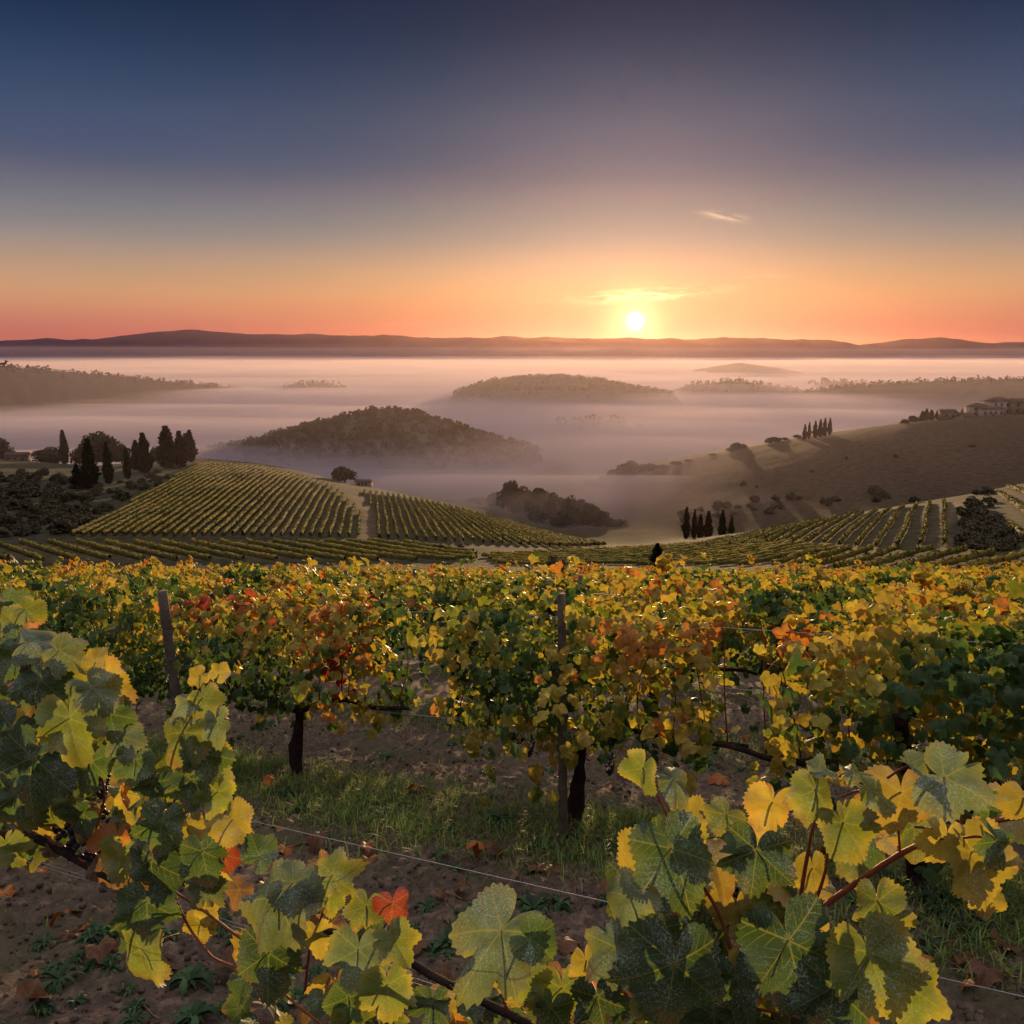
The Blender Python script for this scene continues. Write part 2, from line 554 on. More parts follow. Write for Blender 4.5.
def woods(name, H, count, hgt, top=-52.0, seed=0, region=None, n=34, label=None, rows=None):
    """one mass of tree crowns over a hill H"""
    g = np.random.default_rng(seed)
    px, yy, Xg, Yg, Zg = H
    nr, nc = Xg.shape
    r0, r1 = rows or (0.15, 0.6)
    i = g.uniform(nr * r0, nr * r1, count * 3); j = g.uniform(0, nc - 1.01, count * 3)
    ii, jj = i.astype(int), j.astype(int)
    c = np.stack([Xg[ii, jj], Yg[ii, jj], Zg[ii, jj]], -1)
    c += g.normal(0, 1, c.shape) * [hgt * .5, hgt * .5, 0]
    ok = c[:, 2] > top
    if region is not None: ok &= region(px[jj], c)
    c = c[ok][:count]
    if not len(c): return
    h = hgt * (0.55 + 1.1 * g.random(len(c)) ** 2.5)
    rad = np.stack([h * .5, h * .5, h * .55], -1)
    v, f = leaf_clumps(c + np.stack([0 * h, 0 * h, h * .35], -1), rad * 1.15, n, h * .19, seed=seed + 1)
    o = mesh_obj(name, v, f, m_wood, smooth=False)
    tag(o, label, 'woodland', kind='stuff')
    return o


FOG_TOP = -74.0
H = hill('wooded_hill', [(205, 452), (240, 446), (275, 436), (300, 428), (330, 422), (360, 415), (385, 411), (410, 415), (440, 422), (470, 432), (500, 441), (540, 452)], 760, 120, bump=3)
woods('woodland', H, 1700, 3.6, -88, 3, label='dark woodland covering the nearest misty hill in the valley')
H = hill('wooded_hill', [(455, 392), (480, 384), (500, 379), (530, 376), (560, 376), (575, 377), (600, 380), (630, 385), (670, 392)], 1560, 170, bump=3)
woods('woodland', H, 1500, 3.6, -88, 5, label='dark wooded islet of trees in the fog below the sun', n=20)
H = hill('ridge', [(-160, 362), (-60, 364), (0, 366), (60, 371), (110, 376), (150, 380), (200, 385), (255, 391)], 1400, 170,
         yline=[1150, 1150, 1180, 1280, 1380, 1480, 1620, 1800], bump=3)
woods('woodland', H, 520, 4.6, -84, 7, label='tree line along the dark left ridge above the fog', rows=(0.4, 0.55), n=16)
H = hill('ridge', [(770, 396), (820, 390), (870, 385), (920, 382), (960, 381), (1024, 379), (1100, 375), (1200, 372)], 1350, 170,
         yline=[1600, 1500, 1420, 1350, 1300, 1260, 1220, 1200], bump=3)
woods('woodland', H, 480, 4.6, -84, 9, label='tree line along the dark right ridge above the fog', rows=(0.4, 0.55), n=16)
H = hill('wooded_hill', [(675, 390), (700, 385), (725, 381), (745, 382), (770, 386), (800, 389)], 1700, 120, bump=2)
woods('woodland', H, 200, 6, -86, 11, label='low wooded islet in the fog right of the sun', n=16)
H = hill('wooded_hill', [(285, 389), (300, 385), (318, 383), (335, 386), (350, 389)], 1850, 90, bump=2)
woods('woodland', H, 90, 7, -86, 13, label='tiny wooded islet in the fog left of centre', n=16)
H = hill('wooded_hill', [(540, 426), (575, 423), (600, 421), (615, 424), (640, 428)], 1050, 60, bump=2)
woods('woodland', H, 50, 8, -90, 15, label='faint clump of trees drowned in the fog below the sun', n=16)
H = hill('wooded_hill', [(815, 387), (835, 383), (850, 383), (870, 387)], 1900, 80, bump=2)
woods('woodland', H, 50, 10, -84, 16, label='small dark clump of trees in the fog left of the right ridge', n=16)
hill('hill', [(700, 369), (740, 363), (770, 367), (800, 372)], 3200, 300, bump=4)
# far mountains, three ranges
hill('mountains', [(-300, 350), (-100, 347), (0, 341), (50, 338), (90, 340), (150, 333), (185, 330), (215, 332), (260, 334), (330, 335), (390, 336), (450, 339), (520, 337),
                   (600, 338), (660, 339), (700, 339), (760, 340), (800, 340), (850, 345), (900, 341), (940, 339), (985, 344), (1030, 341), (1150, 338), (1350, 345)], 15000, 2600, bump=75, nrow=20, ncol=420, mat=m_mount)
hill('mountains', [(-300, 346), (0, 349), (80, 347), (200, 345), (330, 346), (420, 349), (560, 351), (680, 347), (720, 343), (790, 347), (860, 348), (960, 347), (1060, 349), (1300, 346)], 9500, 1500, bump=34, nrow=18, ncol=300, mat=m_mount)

# ------------------------------------------------------------------ fog lying in the valley
def volume_mat(name, density, col, aniso):
    m = bpy.data.materials.new(name); m.use_nodes = True
    t = NT(m.node_tree)
    out = t.n('ShaderNodeOutputMaterial'); v = t.n('ShaderNodeVolumePrincipled')
    v.inputs['Color'].default_value = (*col, 1)
    v.inputs['Density'].default_value = density
    v.inputs['Anisotropy'].default_value = aniso
    t.l(v.outputs[0], out.inputs['Volume'])
    m.cycles.homogeneous_volume = True
    return m


def fog_bank(name, spans, top, bump, density, col, aniso, bottom, label, scale=(340, 110), seed=0.0, swell=(), sink=0.0):
    ys = np.geomspace(spans[0], spans[1], 150); ss = np.linspace(-1.25, 1.25, 200)
    Y = np.repeat(ys[:, None], len(ss), 1); X = ss[None, :] * Y
    edge = np.minimum(np.clip((np.arange(150) / 6.0), 0, 1), np.clip((149 - np.arange(150)) / 4.0, 0, 1))[:, None]
    far = 1 + np.clip(Y / 2500, 0, 4)
    Z = CAM_Z + top + bump * (fbm(X / scale[0] / far ** .5, Y / scale[1] / far ** .5, seed, 3) * far ** .3) - (1 - edge) * 14
    Z = Z - np.minimum(sink * np.clip(Y - 600, 0, None), 52)
    for bs, by, rs, ry, bh in swell:
        Z = Z + bh * np.exp(-((X / Y - bs) / rs) ** 2 - ((Y - by) / ry) ** 2)
    v1 = np.stack([X, Y, Z], -1).reshape(-1, 3); v0 = v1.copy(); v0[:, 2] = CAM_Z + bottom
    n = len(v1); nr, nc = Y.shape
    f1 = grid_faces(nr, nc); f0 = grid_faces(nr, nc, n)[:, ::-1]
    i = np.arange(nr * nc).reshape(nr, nc)
    rim = np.concatenate([i[0, :-1], i[:-1, -1], i[-1, :0:-1], i[:0:-1, 0]])
    nx = np.roll(rim, -1)
    side = np.stack([rim, rim + n, nx + n, nx], -1)
    o = mesh_obj(name, np.concatenate([v1, v0]), [f1, f0, side], volume_mat(name, density, col, aniso))
    tag(o, label, 'fog', kind='stuff')
    return o


fog_bank('fog', (300, 14000), FOG_TOP, 10.0, 0.0075, (0.66, 0.57, 0.60), 0.3, -104, 'dense bank of white morning fog lying in the valley', seed=3.0, swell=[])
fog_bank('fog', (330, 9000), FOG_TOP + 9, 14.0, 0.0018, (0.68, 0.58, 0.61), 0.3, -104, 'thin upper veil of mist over the valley fog', (420, 200), seed=8.0, swell=[(.16, 470, .30, 200, 9)])


fog_bank('fog', (300, 7000), -7, 9.0, 0.00021, (0.64, 0.52, 0.53), 0.4, -104, 'faint rosy mist hanging over the valley hills', (500, 240), seed=14.0, sink=0.011)

fog_bank('fog', (4600, 14300), 22, 16.0, 4e-5, (0.68, 0.54, 0.60), 0.3, -104, 'far pale mist veiling the feet of the mountains', (1500, 700), seed=21.0)
fog_bank('fog', (2600, 13900), -44, 9.0, 1.6e-4, (0.62, 0.51, 0.53), 0.3, -104, 'soft upper edge of the fog sea out towards the mountains', (900, 400), seed=31.0)


def haze_box():
    x0, x1, y0, y1, z0, z1 = -30000, 30000, -60, 23000, -112, 300
    v = [(x, y, z) for z in (z0, z1) for x, y in ((x0, y0), (x1, y0), (x1, y1), (x0, y1))]
    f = np.array([(3, 2, 1, 0), (4, 5, 6, 7), (0, 1, 5, 4), (1, 2, 6, 5), (2, 3, 7, 6), (3, 0, 4, 7)])
    o = mesh_obj('haze', v, f, volume_mat('haze', HAZE, (1.0, 0.60, 0.46), 0.75), smooth=False)
    tag(o, 'thin even morning haze in the air over the whole landscape', 'haze', kind='stuff')


HAZE = 4.5e-6
haze_box()
# ------------------------------------------------------------------ rows of the near vineyard (plan)
RT = np.array([0.8726, -0.4887])             # along a row
RN = np.array([0.4887, 0.8726])              # across the rows, downhill
ROW_RZ = math.atan2(-0.4887, 0.8726)
ROW_C = [1.396, 5.10] + [5.10 + 3.05 * k for k in range(1, 14)]


def rowpos(k, a, dc=0.0):
    x, y = RN * (ROW_C[k] + dc) + RT * a
    return float(x), float(y), float(zn(y))


def axis(lo, f0, f1, hi, fine, coarse):
    mid = np.arange(f0, f1, fine)
    def ext(start, end):
        out, d, p = [], fine, start
        while (p < end) if end > start else (p > end):
            d = min(d * 1.12, coarse); p = p + (d if end > start else -d); out.append(p)
        return out
    return np.array(sorted(ext(mid[0], lo)) + list(mid) + ext(mid[-1], hi))


gx = axis(-52, -5.6, 5.2, 52, 0.034, 1.2)
gy = axis(-16, 1.2, 9.2, 41, 0.034, 1.0)
GX, GY = np.meshgrid(gx, gy)
cc = GX * RN[0] + GY * RN[1]                  # across-row coordinate
row_d = np.min(np.abs(cc[..., None] - np.array(ROW_C)[None, None, :]), -1)
fine = np.clip((14 - np.hypot(GX, GY - 4)) / 6, 0, 1)
GZ = zn(GY)
lump = 0.05 * fbm(GX / 0.9, GY / 0.9, 3.0, 2)
cl = np.abs(fbm(GX * 7, GY * 7, 5.0, 3)); cl2 = np.abs(fbm(GX * 17, GY * 17, 9.0, 2))
clod = 0.075 * (1 - cl) ** 3 * np.clip(fbm(GX * 2.1, GY * 2.1, 1.0, 2) + .6, 0, 1) + 0.035 * (1 - cl2) ** 3
till = np.clip((row_d - 0.35) / 0.5, 0, 1)
GZ = GZ + fine * (lump + clod * (0.35 + 0.65 * till) - 0.03) + 0.05 * np.exp(-(row_d / 0.4) ** 2) * fine


def soil_mat():
    m, t = new_mat('tilled_soil')
    out = t.n('ShaderNodeOutputMaterial'); p = t.n('ShaderNodeBsdfPrincipled')
    vec = t.n('ShaderNodeTexCoord').outputs['Object']
    n1 = t.noise(vec, 1.1, 5, 0.6); n2 = t.noise(vec, 14, 6, 0.7); n3 = t.noise(vec, 75, 4, 0.7)
    c = t.ramp(n2, [(0.28, srgb(52, 43, 36)), (0.5, srgb(84, 69, 57)), (0.72, srgb(128, 106, 86))])
    c = t.mix(t.maprange(n1, 0.42, 0.68), c, srgb(76, 70, 50), 'MIX')
    c = t.mix(t.maprange(n3, 0.62, 0.75, 0, .6), c, srgb(128, 106, 86))
    t.l(c, p.inputs['Base Color'])
    p.inputs['Roughness'].default_value = 0.95
    p.inputs['Specular IOR Level'].default_value = 0.15
    b = t.n('ShaderNodeBump'); b.inputs['Strength'].default_value = 0.8; b.inputs['Distance'].default_value = 0.02
    t.l(t.m('ADD', n2, t.m('MULTIPLY', n3, 0.5)), b.inputs['Height']); t.l(b.outputs[0], p.inputs['Normal'])
    t.l(p.outputs[0], out.inputs[0])
    return m


m_soil = soil_mat()
o = mesh_obj('ground', np.stack([GX, GY, GZ], -1).reshape(-1, 3), grid_faces(len(gy), len(gx)), m_soil)
tag(o, kind='structure')


def gz(x, y):
    """height of the built near ground (bilinear)"""
    i = np.clip(np.searchsorted(gy, y) - 1, 0, len(gy) - 2); j = np.clip(np.searchsorted(gx, x) - 1, 0, len(gx) - 2)
    ty = (y - gy[i]) / (gy[i + 1] - gy[i]); tx = (x - gx[j]) / (gx[j + 1] - gx[j])
    return (GZ[i, j] * (1 - tx) + GZ[i, j + 1] * tx) * (1 - ty) + (GZ[i + 1, j] * (1 - tx) + GZ[i + 1, j + 1] * tx) * ty


def ground_at(px, py):
    """point of the near slope on a pixel's line of sight"""
    s, m = ray(px, py); s, m = float(s), float(m)
    y = np.linspace(0.6, 45, 9000)
    d = CAM_Z + m * y - zn(y)
    i = int(np.argmax(d <= 0))
    return s * y[i], y[i], float(gz(s * y[i], y[i]))


# ------------------------------------------------------------------ loose clods, grass, weeds, fallen leaves
def blob_template(seed, sub=1):
    import bmesh
    bm = bmesh.new(); bmesh.ops.create_icosphere(bm, subdivisions=sub, radius=1.0)
    v = np.array([q.co[:] for q in bm.verts]); f = np.array([[q.index for q in p.verts] for p in bm.faces]); bm.free()
    g = np.random.default_rng(seed)
    v = v * (1 + 0.5 * fbm(v[:, 0] * 1.7 + seed, v[:, 1] * 1.7, v[:, 2] * 1.7, 2)[:, None]) * g.uniform(0.7, 1.2, 3)
    return v, f


def scatter(name, tmpls, pts, scl, mat, rot=True, smooth=False, cols=None, seed=0):
    g = np.random.default_rng(seed)
    V, F, CC, off = [], [], [], 0
    for i, (p, s) in enumerate(zip(pts, scl)):
        v, f = tmpls[i % len(tmpls)]
        a = g.uniform(0, 6.283); ca, sa = math.cos(a), math.sin(a)
        M = np.array([[ca, -sa, 0], [sa, ca, 0], [0, 0, 1.0]])
        V.append((v * s) @ M.T + p); F.append(f + off); off += len(v)
        if cols is not None: CC.append(np.tile(cols[i], (len(v), 1)))
    return mesh_obj(name, np.concatenate(V), np.concatenate(F), mat, smooth=smooth, cols=np.concatenate(CC) if cols is not None else None)


g = np.random.default_rng(5)
N = 14000
yy = 1.4 + 8.5 * g.random(N * 2) ** 1.2; xx = g.uniform(-0.72, 0.72, N * 2) * (yy + .5)
c_ = xx * RN[0] + yy * RN[1]
rd = np.min(np.abs(c_[:, None] - np.array(ROW_C)[None, :]), -1)
keep = (rd > 0.45) | (g.random(N * 2) < .25)
xx, yy = xx[keep][:N], yy[keep][:N]
sc = 0.004 + 0.017 * g.random(len(xx)) ** 3.0
o = scatter('soil_clods', [blob_template(i) for i in range(7)], np.stack([xx, yy, gz(xx, yy) + sc * .25], -1), sc, m_soil, smooth=False, seed=6)
tag(o, 'loose brown clods and crumbs of tilled soil between the vine rows', 'soil', kind='stuff')

m_grass, t_ = new_mat('grass_blades')
out_ = t_.n('ShaderNodeOutputMaterial'); p_ = t_.n('ShaderNodeBsdfPrincipled'); tr_ = t_.n('ShaderNodeBsdfTranslucent'); mx_ = t_.n('ShaderNodeMixShader')
a_ = t_.n('ShaderNodeAttribute'); a_.attribute_name = 'Col'
t_.l(a_.outputs['Color'], p_.inputs['Base Color']); t_.l(a_.outputs['Color'], tr_.inputs[0]); p_.inputs['Roughness'].default_value = 0.6
p_.inputs['Specular IOR Level'].default_value = 0.25
mx_.inputs[0].default_value = 0.35; t_.l(p_.outputs[0], mx_.inputs[1]); t_.l(tr_.outputs[0], mx_.inputs[2]); t_.l(mx_.outputs[0], out_.inputs[0])


def blades(pts, ln, wd, seed, lean=0.6, dry=0.18):
    g = np.random.default_rng(seed); n = len(pts)
    az = g.uniform(0, 6.283, n); le = g.uniform(0.1, lean, n)
    d = np.stack([np.cos(az), np.sin(az), np.zeros(n)], -1); sd = np.stack([-np.sin(az), np.cos(az), np.zeros(n)], -1)
    up = np.array([0, 0, 1.0])
    ln = ln[:, None]; wd = (np.ones(n) * wd)[:, None]; le = le[:, None]
    q = []
    for h, w_, bend in ((0, 1, 0), (.45, .85, .25), (.8, .5, .7), (1, .08, 1.2)):
        c = pts + up * ln * h * (1 - .35 * le * h) + d * ln * le * bend * h
        q += [c - sd * wd * w_, c + sd * wd * w_]
    v = np.stack(q, 1).reshape(-1, 3)
    b = np.arange(n)[:, None] * 8
    f = np.concatenate([b + np.array([[0, 1, 3, 2]]), b + np.array([[2, 3, 5, 4]]), b + np.array([[4, 5, 7, 6]])])
    base = np.array([[0.150, 0.225, 0.048]]) * g.uniform(0.6, 1.5, (n, 1)) + np.array([[0.03, 0.015, 0]]) * g.random((n, 1))
    dr = g.random(n) < dry
    base[dr] = np.array([0.22, 0.17, 0.08]) * g.uniform(.6, 1.2, (dr.sum(), 1))
    return v, f, np.repeat(base, 8, 0)


# grass grows in the strip beneath the second row, thin elsewhere
pp, ll = [], []
for k in range(1, 5):
    n = [0, 90000, 30000, 9000, 5000][k]
    a = g.uniform(-14 - k, 8 + 2 * k, n); dc = g.normal(-0.2 if k == 1 else -0.05, 0.36, n)
    x = RN[0] * (ROW_C[k] + dc) + RT[0] * a; y = RN[1] * (ROW_C[k] + dc) + RT[1] * a
    dens = fbm(x * 1.1, y * 1.1, 4.0 + k, 3)
    ok = (dens > g.uniform(-0.95, 0.35, n)) & (y > 1)
    pp.append(np.stack([x[ok], y[ok], gz(x[ok], y[ok]) - .005], -1)); ll.append(g.uniform(0.03, 0.10, ok.sum()) * (1 + .9 * np.clip(dens[ok], 0, 1)))
n = 9000
y = g.uniform(1.2, 10, n); x = g.uniform(-0.75, 0.75, n) * y
dens = fbm(x * 1.6, y * 1.6, 12.0, 3); ok = dens > g.uniform(0.0, 0.75, n)
pp.append(np.stack([x[ok], y[ok], gz(x[ok], y[ok]) - .005], -1)); ll.append(g.uniform(0.02, 0.07, ok.sum()))
pp = np.concatenate(pp); ll = np.concatenate(ll)
v, f, c = blades(pp, ll, 0.0042, 8, lean=.95, dry=.12)
o = mesh_obj('grass', v, f, m_grass, cols=c)
tag(o, 'short green grass growing in strips under the vine rows', 'grass', kind='stuff')


def weed_leaf(ln, wd, az, rise, seed):
    """one long leaf arching out of a rosette"""
    g = np.random.default_rng(seed)
    t = np.linspace(0, 1, 8)
    w = wd * np.sin(np.pi * np.clip(t * .92 + .06, 0, 1)) ** 0.8 * (1 + .45 * np.sin(t * 15 + seed))
    r = ln * t * (1 - .12 * t); z = ln * (rise * t - (rise * .9 + .15) * t ** 2.2)
    ca, sa = math.cos(az), math.sin(az)
    q = []
    for k in range(8):
        for u in (-1, 0, 1):
            x_, y_ = r[k], u * w[k]
            q.append((x_ * ca - y_ * sa, x_ * sa + y_ * ca, z[k] + abs(u) * w[k] * .35 + .006))
    return np.array(q), grid_faces(8, 3)


def make_weed(seed, n, ln, wd):
    g = np.random.default_rng(seed); V, F, CC, off = [], [], [], 0
    for i in range(n):
        v, f = weed_leaf(ln * g.uniform(.3, 1.2), wd * g.uniform(.6, 1.3), i * 2.4 + g.uniform(-.9, .9), g.uniform(.25, 1.3), seed * 50 + i)
        V.append(v); F.append(f + off); off += len(v)
        CC.append(np.tile(np.array([0.040, 0.078, 0.026]) * g.uniform(.5, 1.7), (len(v), 1)))
    return mesh_obj('weed', np.concatenate(V), np.concatenate(F), m_grass, cols=np.concatenate(CC), link=False)


WEEDS = [make_weed(i + 1, [20, 34, 18, 44][i % 4], [.15, .12, .18, .08][i % 4], [.020, .009, .024, .009][i % 4]) for i in range(12)]
big = [(497, 822, 0, 1.1, 'broad leaved weed rosette in the grass strip left of the wooden post'), (703, 768, 2, 1.25, 'large leafy weed on the soil behind the tall foreground vine'),
       (445, 830, 3, 1.2, 'low bushy weed among the grass between trunk and post'), (640, 850, 1, 1.2, 'green weed at the foot of the middle vine trunk'),
       (60, 985, 1, 1.0, 'dark green leafy weed in the bottom left corner'), (190, 985, 0, 1.0, 'leafy weed on the soil under the hanging shoot'),
       (560, 905, 3, 1.2, 'small leaved weed beside the big pale leaf at the bottom'), (930, 905, 1, 1.3, 'weed clump under the red cane at the right'),
       (990, 935, 3, 1.5, 'low weed near the wire at the lower right')]
for px, py, k, s, lab in big:
    o = link_mesh('weed', WEEDS[k], loc=ground_at(px, py)); o.scale = (s,) * 3; o.rotation_euler = (0, 0, px)
    tag(o, lab, 'weed', 'weeds sprouting from the soil')
for i in range(150):
    if i < 30: x, y, _ = rowpos(1, g.uniform(-7, 3), g.normal(-.3, .25))
    elif i < 52:
        y = g.uniform(2.4, 4.4); x = g.uniform(-.6, .65) * y
    elif i > 80:
        px_, py_ = [(g.uniform(0, 150), g.uniform(930, 1020)), (g.uniform(150, 330), g.uniform(930, 1020)), (g.uniform(400, 640), g.uniform(860, 960)), (g.uniform(850, 1024), g.uniform(870, 960))][i % 4]
        x, y, _ = ground_at(px_, py_)
    else:
        y = g.uniform(6.5, 9); x = g.uniform(-.5, .6) * y
    o = link_mesh('weed', WEEDS[[1, 3, 7, 0, 5, 9, 11, 4, 3, 8][i % 10]], loc=(x, y, float(gz(x, y)))); o.scale = (g.uniform(.45, 1.0),) * 3; o.rotation_euler = (0, 0, g.uniform(0, 6))
    tag(o, 'small green weed growing on the brown soil between the vines', 'weed', 'weeds sprouting from the soil')
# ------------------------------------------------------------------ vine leaves
def lobe_r(th, depth=1.0):
    """outline radius of a vine leaf by angle from its tip (radians), stalk joint at the origin"""
    d = np.degrees(np.abs(th))
    k = [0, 14, 31, 44, 58, 72, 88, 103, 120, 140, 158, 171, 180]
    r = [0.74, 0.66, 0.52, 0.58, 0.66, 0.58, 0.47, 0.51, 0.53, 0.47, 0.40, 0.22, 0.05]
    r = np.array(r); flat = np.interp(k, [0, 58, 120, 158, 171, 180], [.70, .64, .53, .42, .22, .05])
    return np.interp(d, k, flat + (r - flat) * depth)


def leaf_template(nout, rings, teeth, depth=1.0):
    th = np.linspace(-math.pi, math.pi, nout, endpoint=False) + math.pi / nout
    r = lobe_r(th, depth)
    if teeth:
        ph = np.abs(((np.degrees(np.abs(th)) / teeth) % 1.0) - 0.5) * 2
        r = r * (1 + 0.11 * (ph - 0.5) * np.clip((170 - np.degrees(np.abs(th))) / 30, 0, 1))
    pts = [[0, 0, 0]]
    for q in rings:
        rr = r * q if q > .8 else (r * .6 + .4 * lobe_r(th * 0 + 1.0) * np.clip((180 - np.degrees(np.abs(th))) / 40, .12, 1)) * q
        pts += list(np.stack([np.sin(th) * rr, np.cos(th) * rr, np.full(nout, q)], -1))
    T = np.array(pts)
    i = np.arange(nout); j = (i + 1) % nout
    gap = i != (nout - 1)                       # leave the stalk notch open
    i, j = i[gap], j[gap]
    fan = np.stack([np.zeros_like(i), 1 + i, 1 + j], -1)
    quads = [np.stack([1 + a * nout + i, 1 + (a + 1) * nout + i, 1 + (a + 1) * nout + j, 1 + a * nout + j], -1) for a in range(len(rings) - 1)]
    return T, fan, (np.concatenate(quads) if quads else np.zeros((0, 4), int))


PAL = {  # albedo of blade, albedo of margin
    'dark': ((0.034, 0.064, 0.020), (0.045, 0.078, 0.020)),
    'green': ((0.042, 0.080, 0.020), (0.075, 0.105, 0.020)),
    'pale': ((0.085, 0.120, 0.055), (0.150, 0.160, 0.050)),
    'lime': ((0.105, 0.135, 0.022), (0.230, 0.200, 0.026)),
    'yellow': ((0.250, 0.205, 0.030), (0.350, 0.255, 0.036)),
    'gold': ((0.290, 0.215, 0.034), (0.320, 0.190, 0.036)),
    'orange': ((0.330, 0.145, 0.028), (0.300, 0.075, 0.020)),
    'red': ((0.220, 0.040, 0.018), (0.160, 0.022, 0.014)),
    'dry': ((0.130, 0.070, 0.035), (0.170, 0.090, 0.045)),
}


def build_leaves(pos, size, right, along, kinds, T, fan, quads, seed=0, curl=1.0):
    """many leaves in one go: returns verts, faces, cols, uvs"""
    g = np.random.default_rng(seed); n = len(pos)
    nrm = np.cross(right, along)
    u, v, q = T[:, 0], T[:, 1], T[:, 2]
    rad = np.hypot(u, v)[None, :]; th = np.arctan2(u, v)[None, :]
    fold = g.uniform(-0.15, 0.60, (n, 1)) * curl; droop = g.uniform(0.15, 1.0, (n, 1)) * curl
    wav = g.uniform(0.03, 0.13, (n, 1)) * curl; ph = g.uniform(0, 6.28, (n, 1)); tw = g.normal(0, .25, (n, 1)) * curl
    z = (fold * np.abs(u)[None, :] - droop * rad ** 2 * .8 + wav * np.sin(5 * th + ph) * (rad / .6) ** 2
         + .045 * np.cos(th * 5.4) * rad * curl + tw * (u * v)[None, :]
         - droop * .5 * np.clip(v, 0, 1)[None, :] ** 2)
    # no two outlines alike: swollen and narrow lobes, a missing bite here and there
    a3, a2 = g.normal(0, .07, (n, 1)), g.normal(0, .06, (n, 1))
    wp = 1 + a3 * np.sin(3 * th + ph * 3) + a2 * np.sin(2 * th + ph)
    if len(T) > 150:
        for _ in range(3):
            bt, bw, bd = g.uniform(-2.6, 2.6, (n, 1)), g.uniform(.04, .13, (n, 1)), g.uniform(0, .42, (n, 1)) * (g.random((n, 1)) < .55)
            wp = wp * (1 - bd * np.exp(-((th - bt) / bw) ** 2) * np.clip(q[None, :] * 2 - .9, 0, 1))
    asp = g.uniform(.86, 1.08, (n, 1))
    uu, vv = u[None, :] * wp * asp, v[None, :] * wp
    S = size[:, None, None]
    V = pos[:, None, :] + S * (uu[..., None] * right[:, None, :] + vv[..., None] * along[:, None, :] + z[..., None] * nrm[:, None, :])
    m = len(T)
    off = (np.arange(n) * m)[:, None, None]
    F = [(fan[None] + off).reshape(-1, 3)]
    if len(quads): F.append((quads[None] + off).reshape(-1, 4))
    c0 = np.array([PAL[k][0] for k in kinds]); c1 = np.array([PAL[k][1] for k in kinds])
    br = g.uniform(.75, 1.25, (n, 1))
    w = np.clip((q[None, :] - .35) / .65, 0, 1) ** 2 * np.clip(1 + .8 * np.sin(3 * th + ph * 2), 0, 1.6)
    w = np.clip(w, 0, 1)[..., None]
    Cc = (c0 * br)[:, None, :] * (1 - w) + (c1 * br)[:, None, :] * w
    uv = np.tile(T[None, :, :2], (n, 1, 1))
    return V.reshape(-1, 3), F, Cc.reshape(-1, 3), uv.reshape(-1, 2)


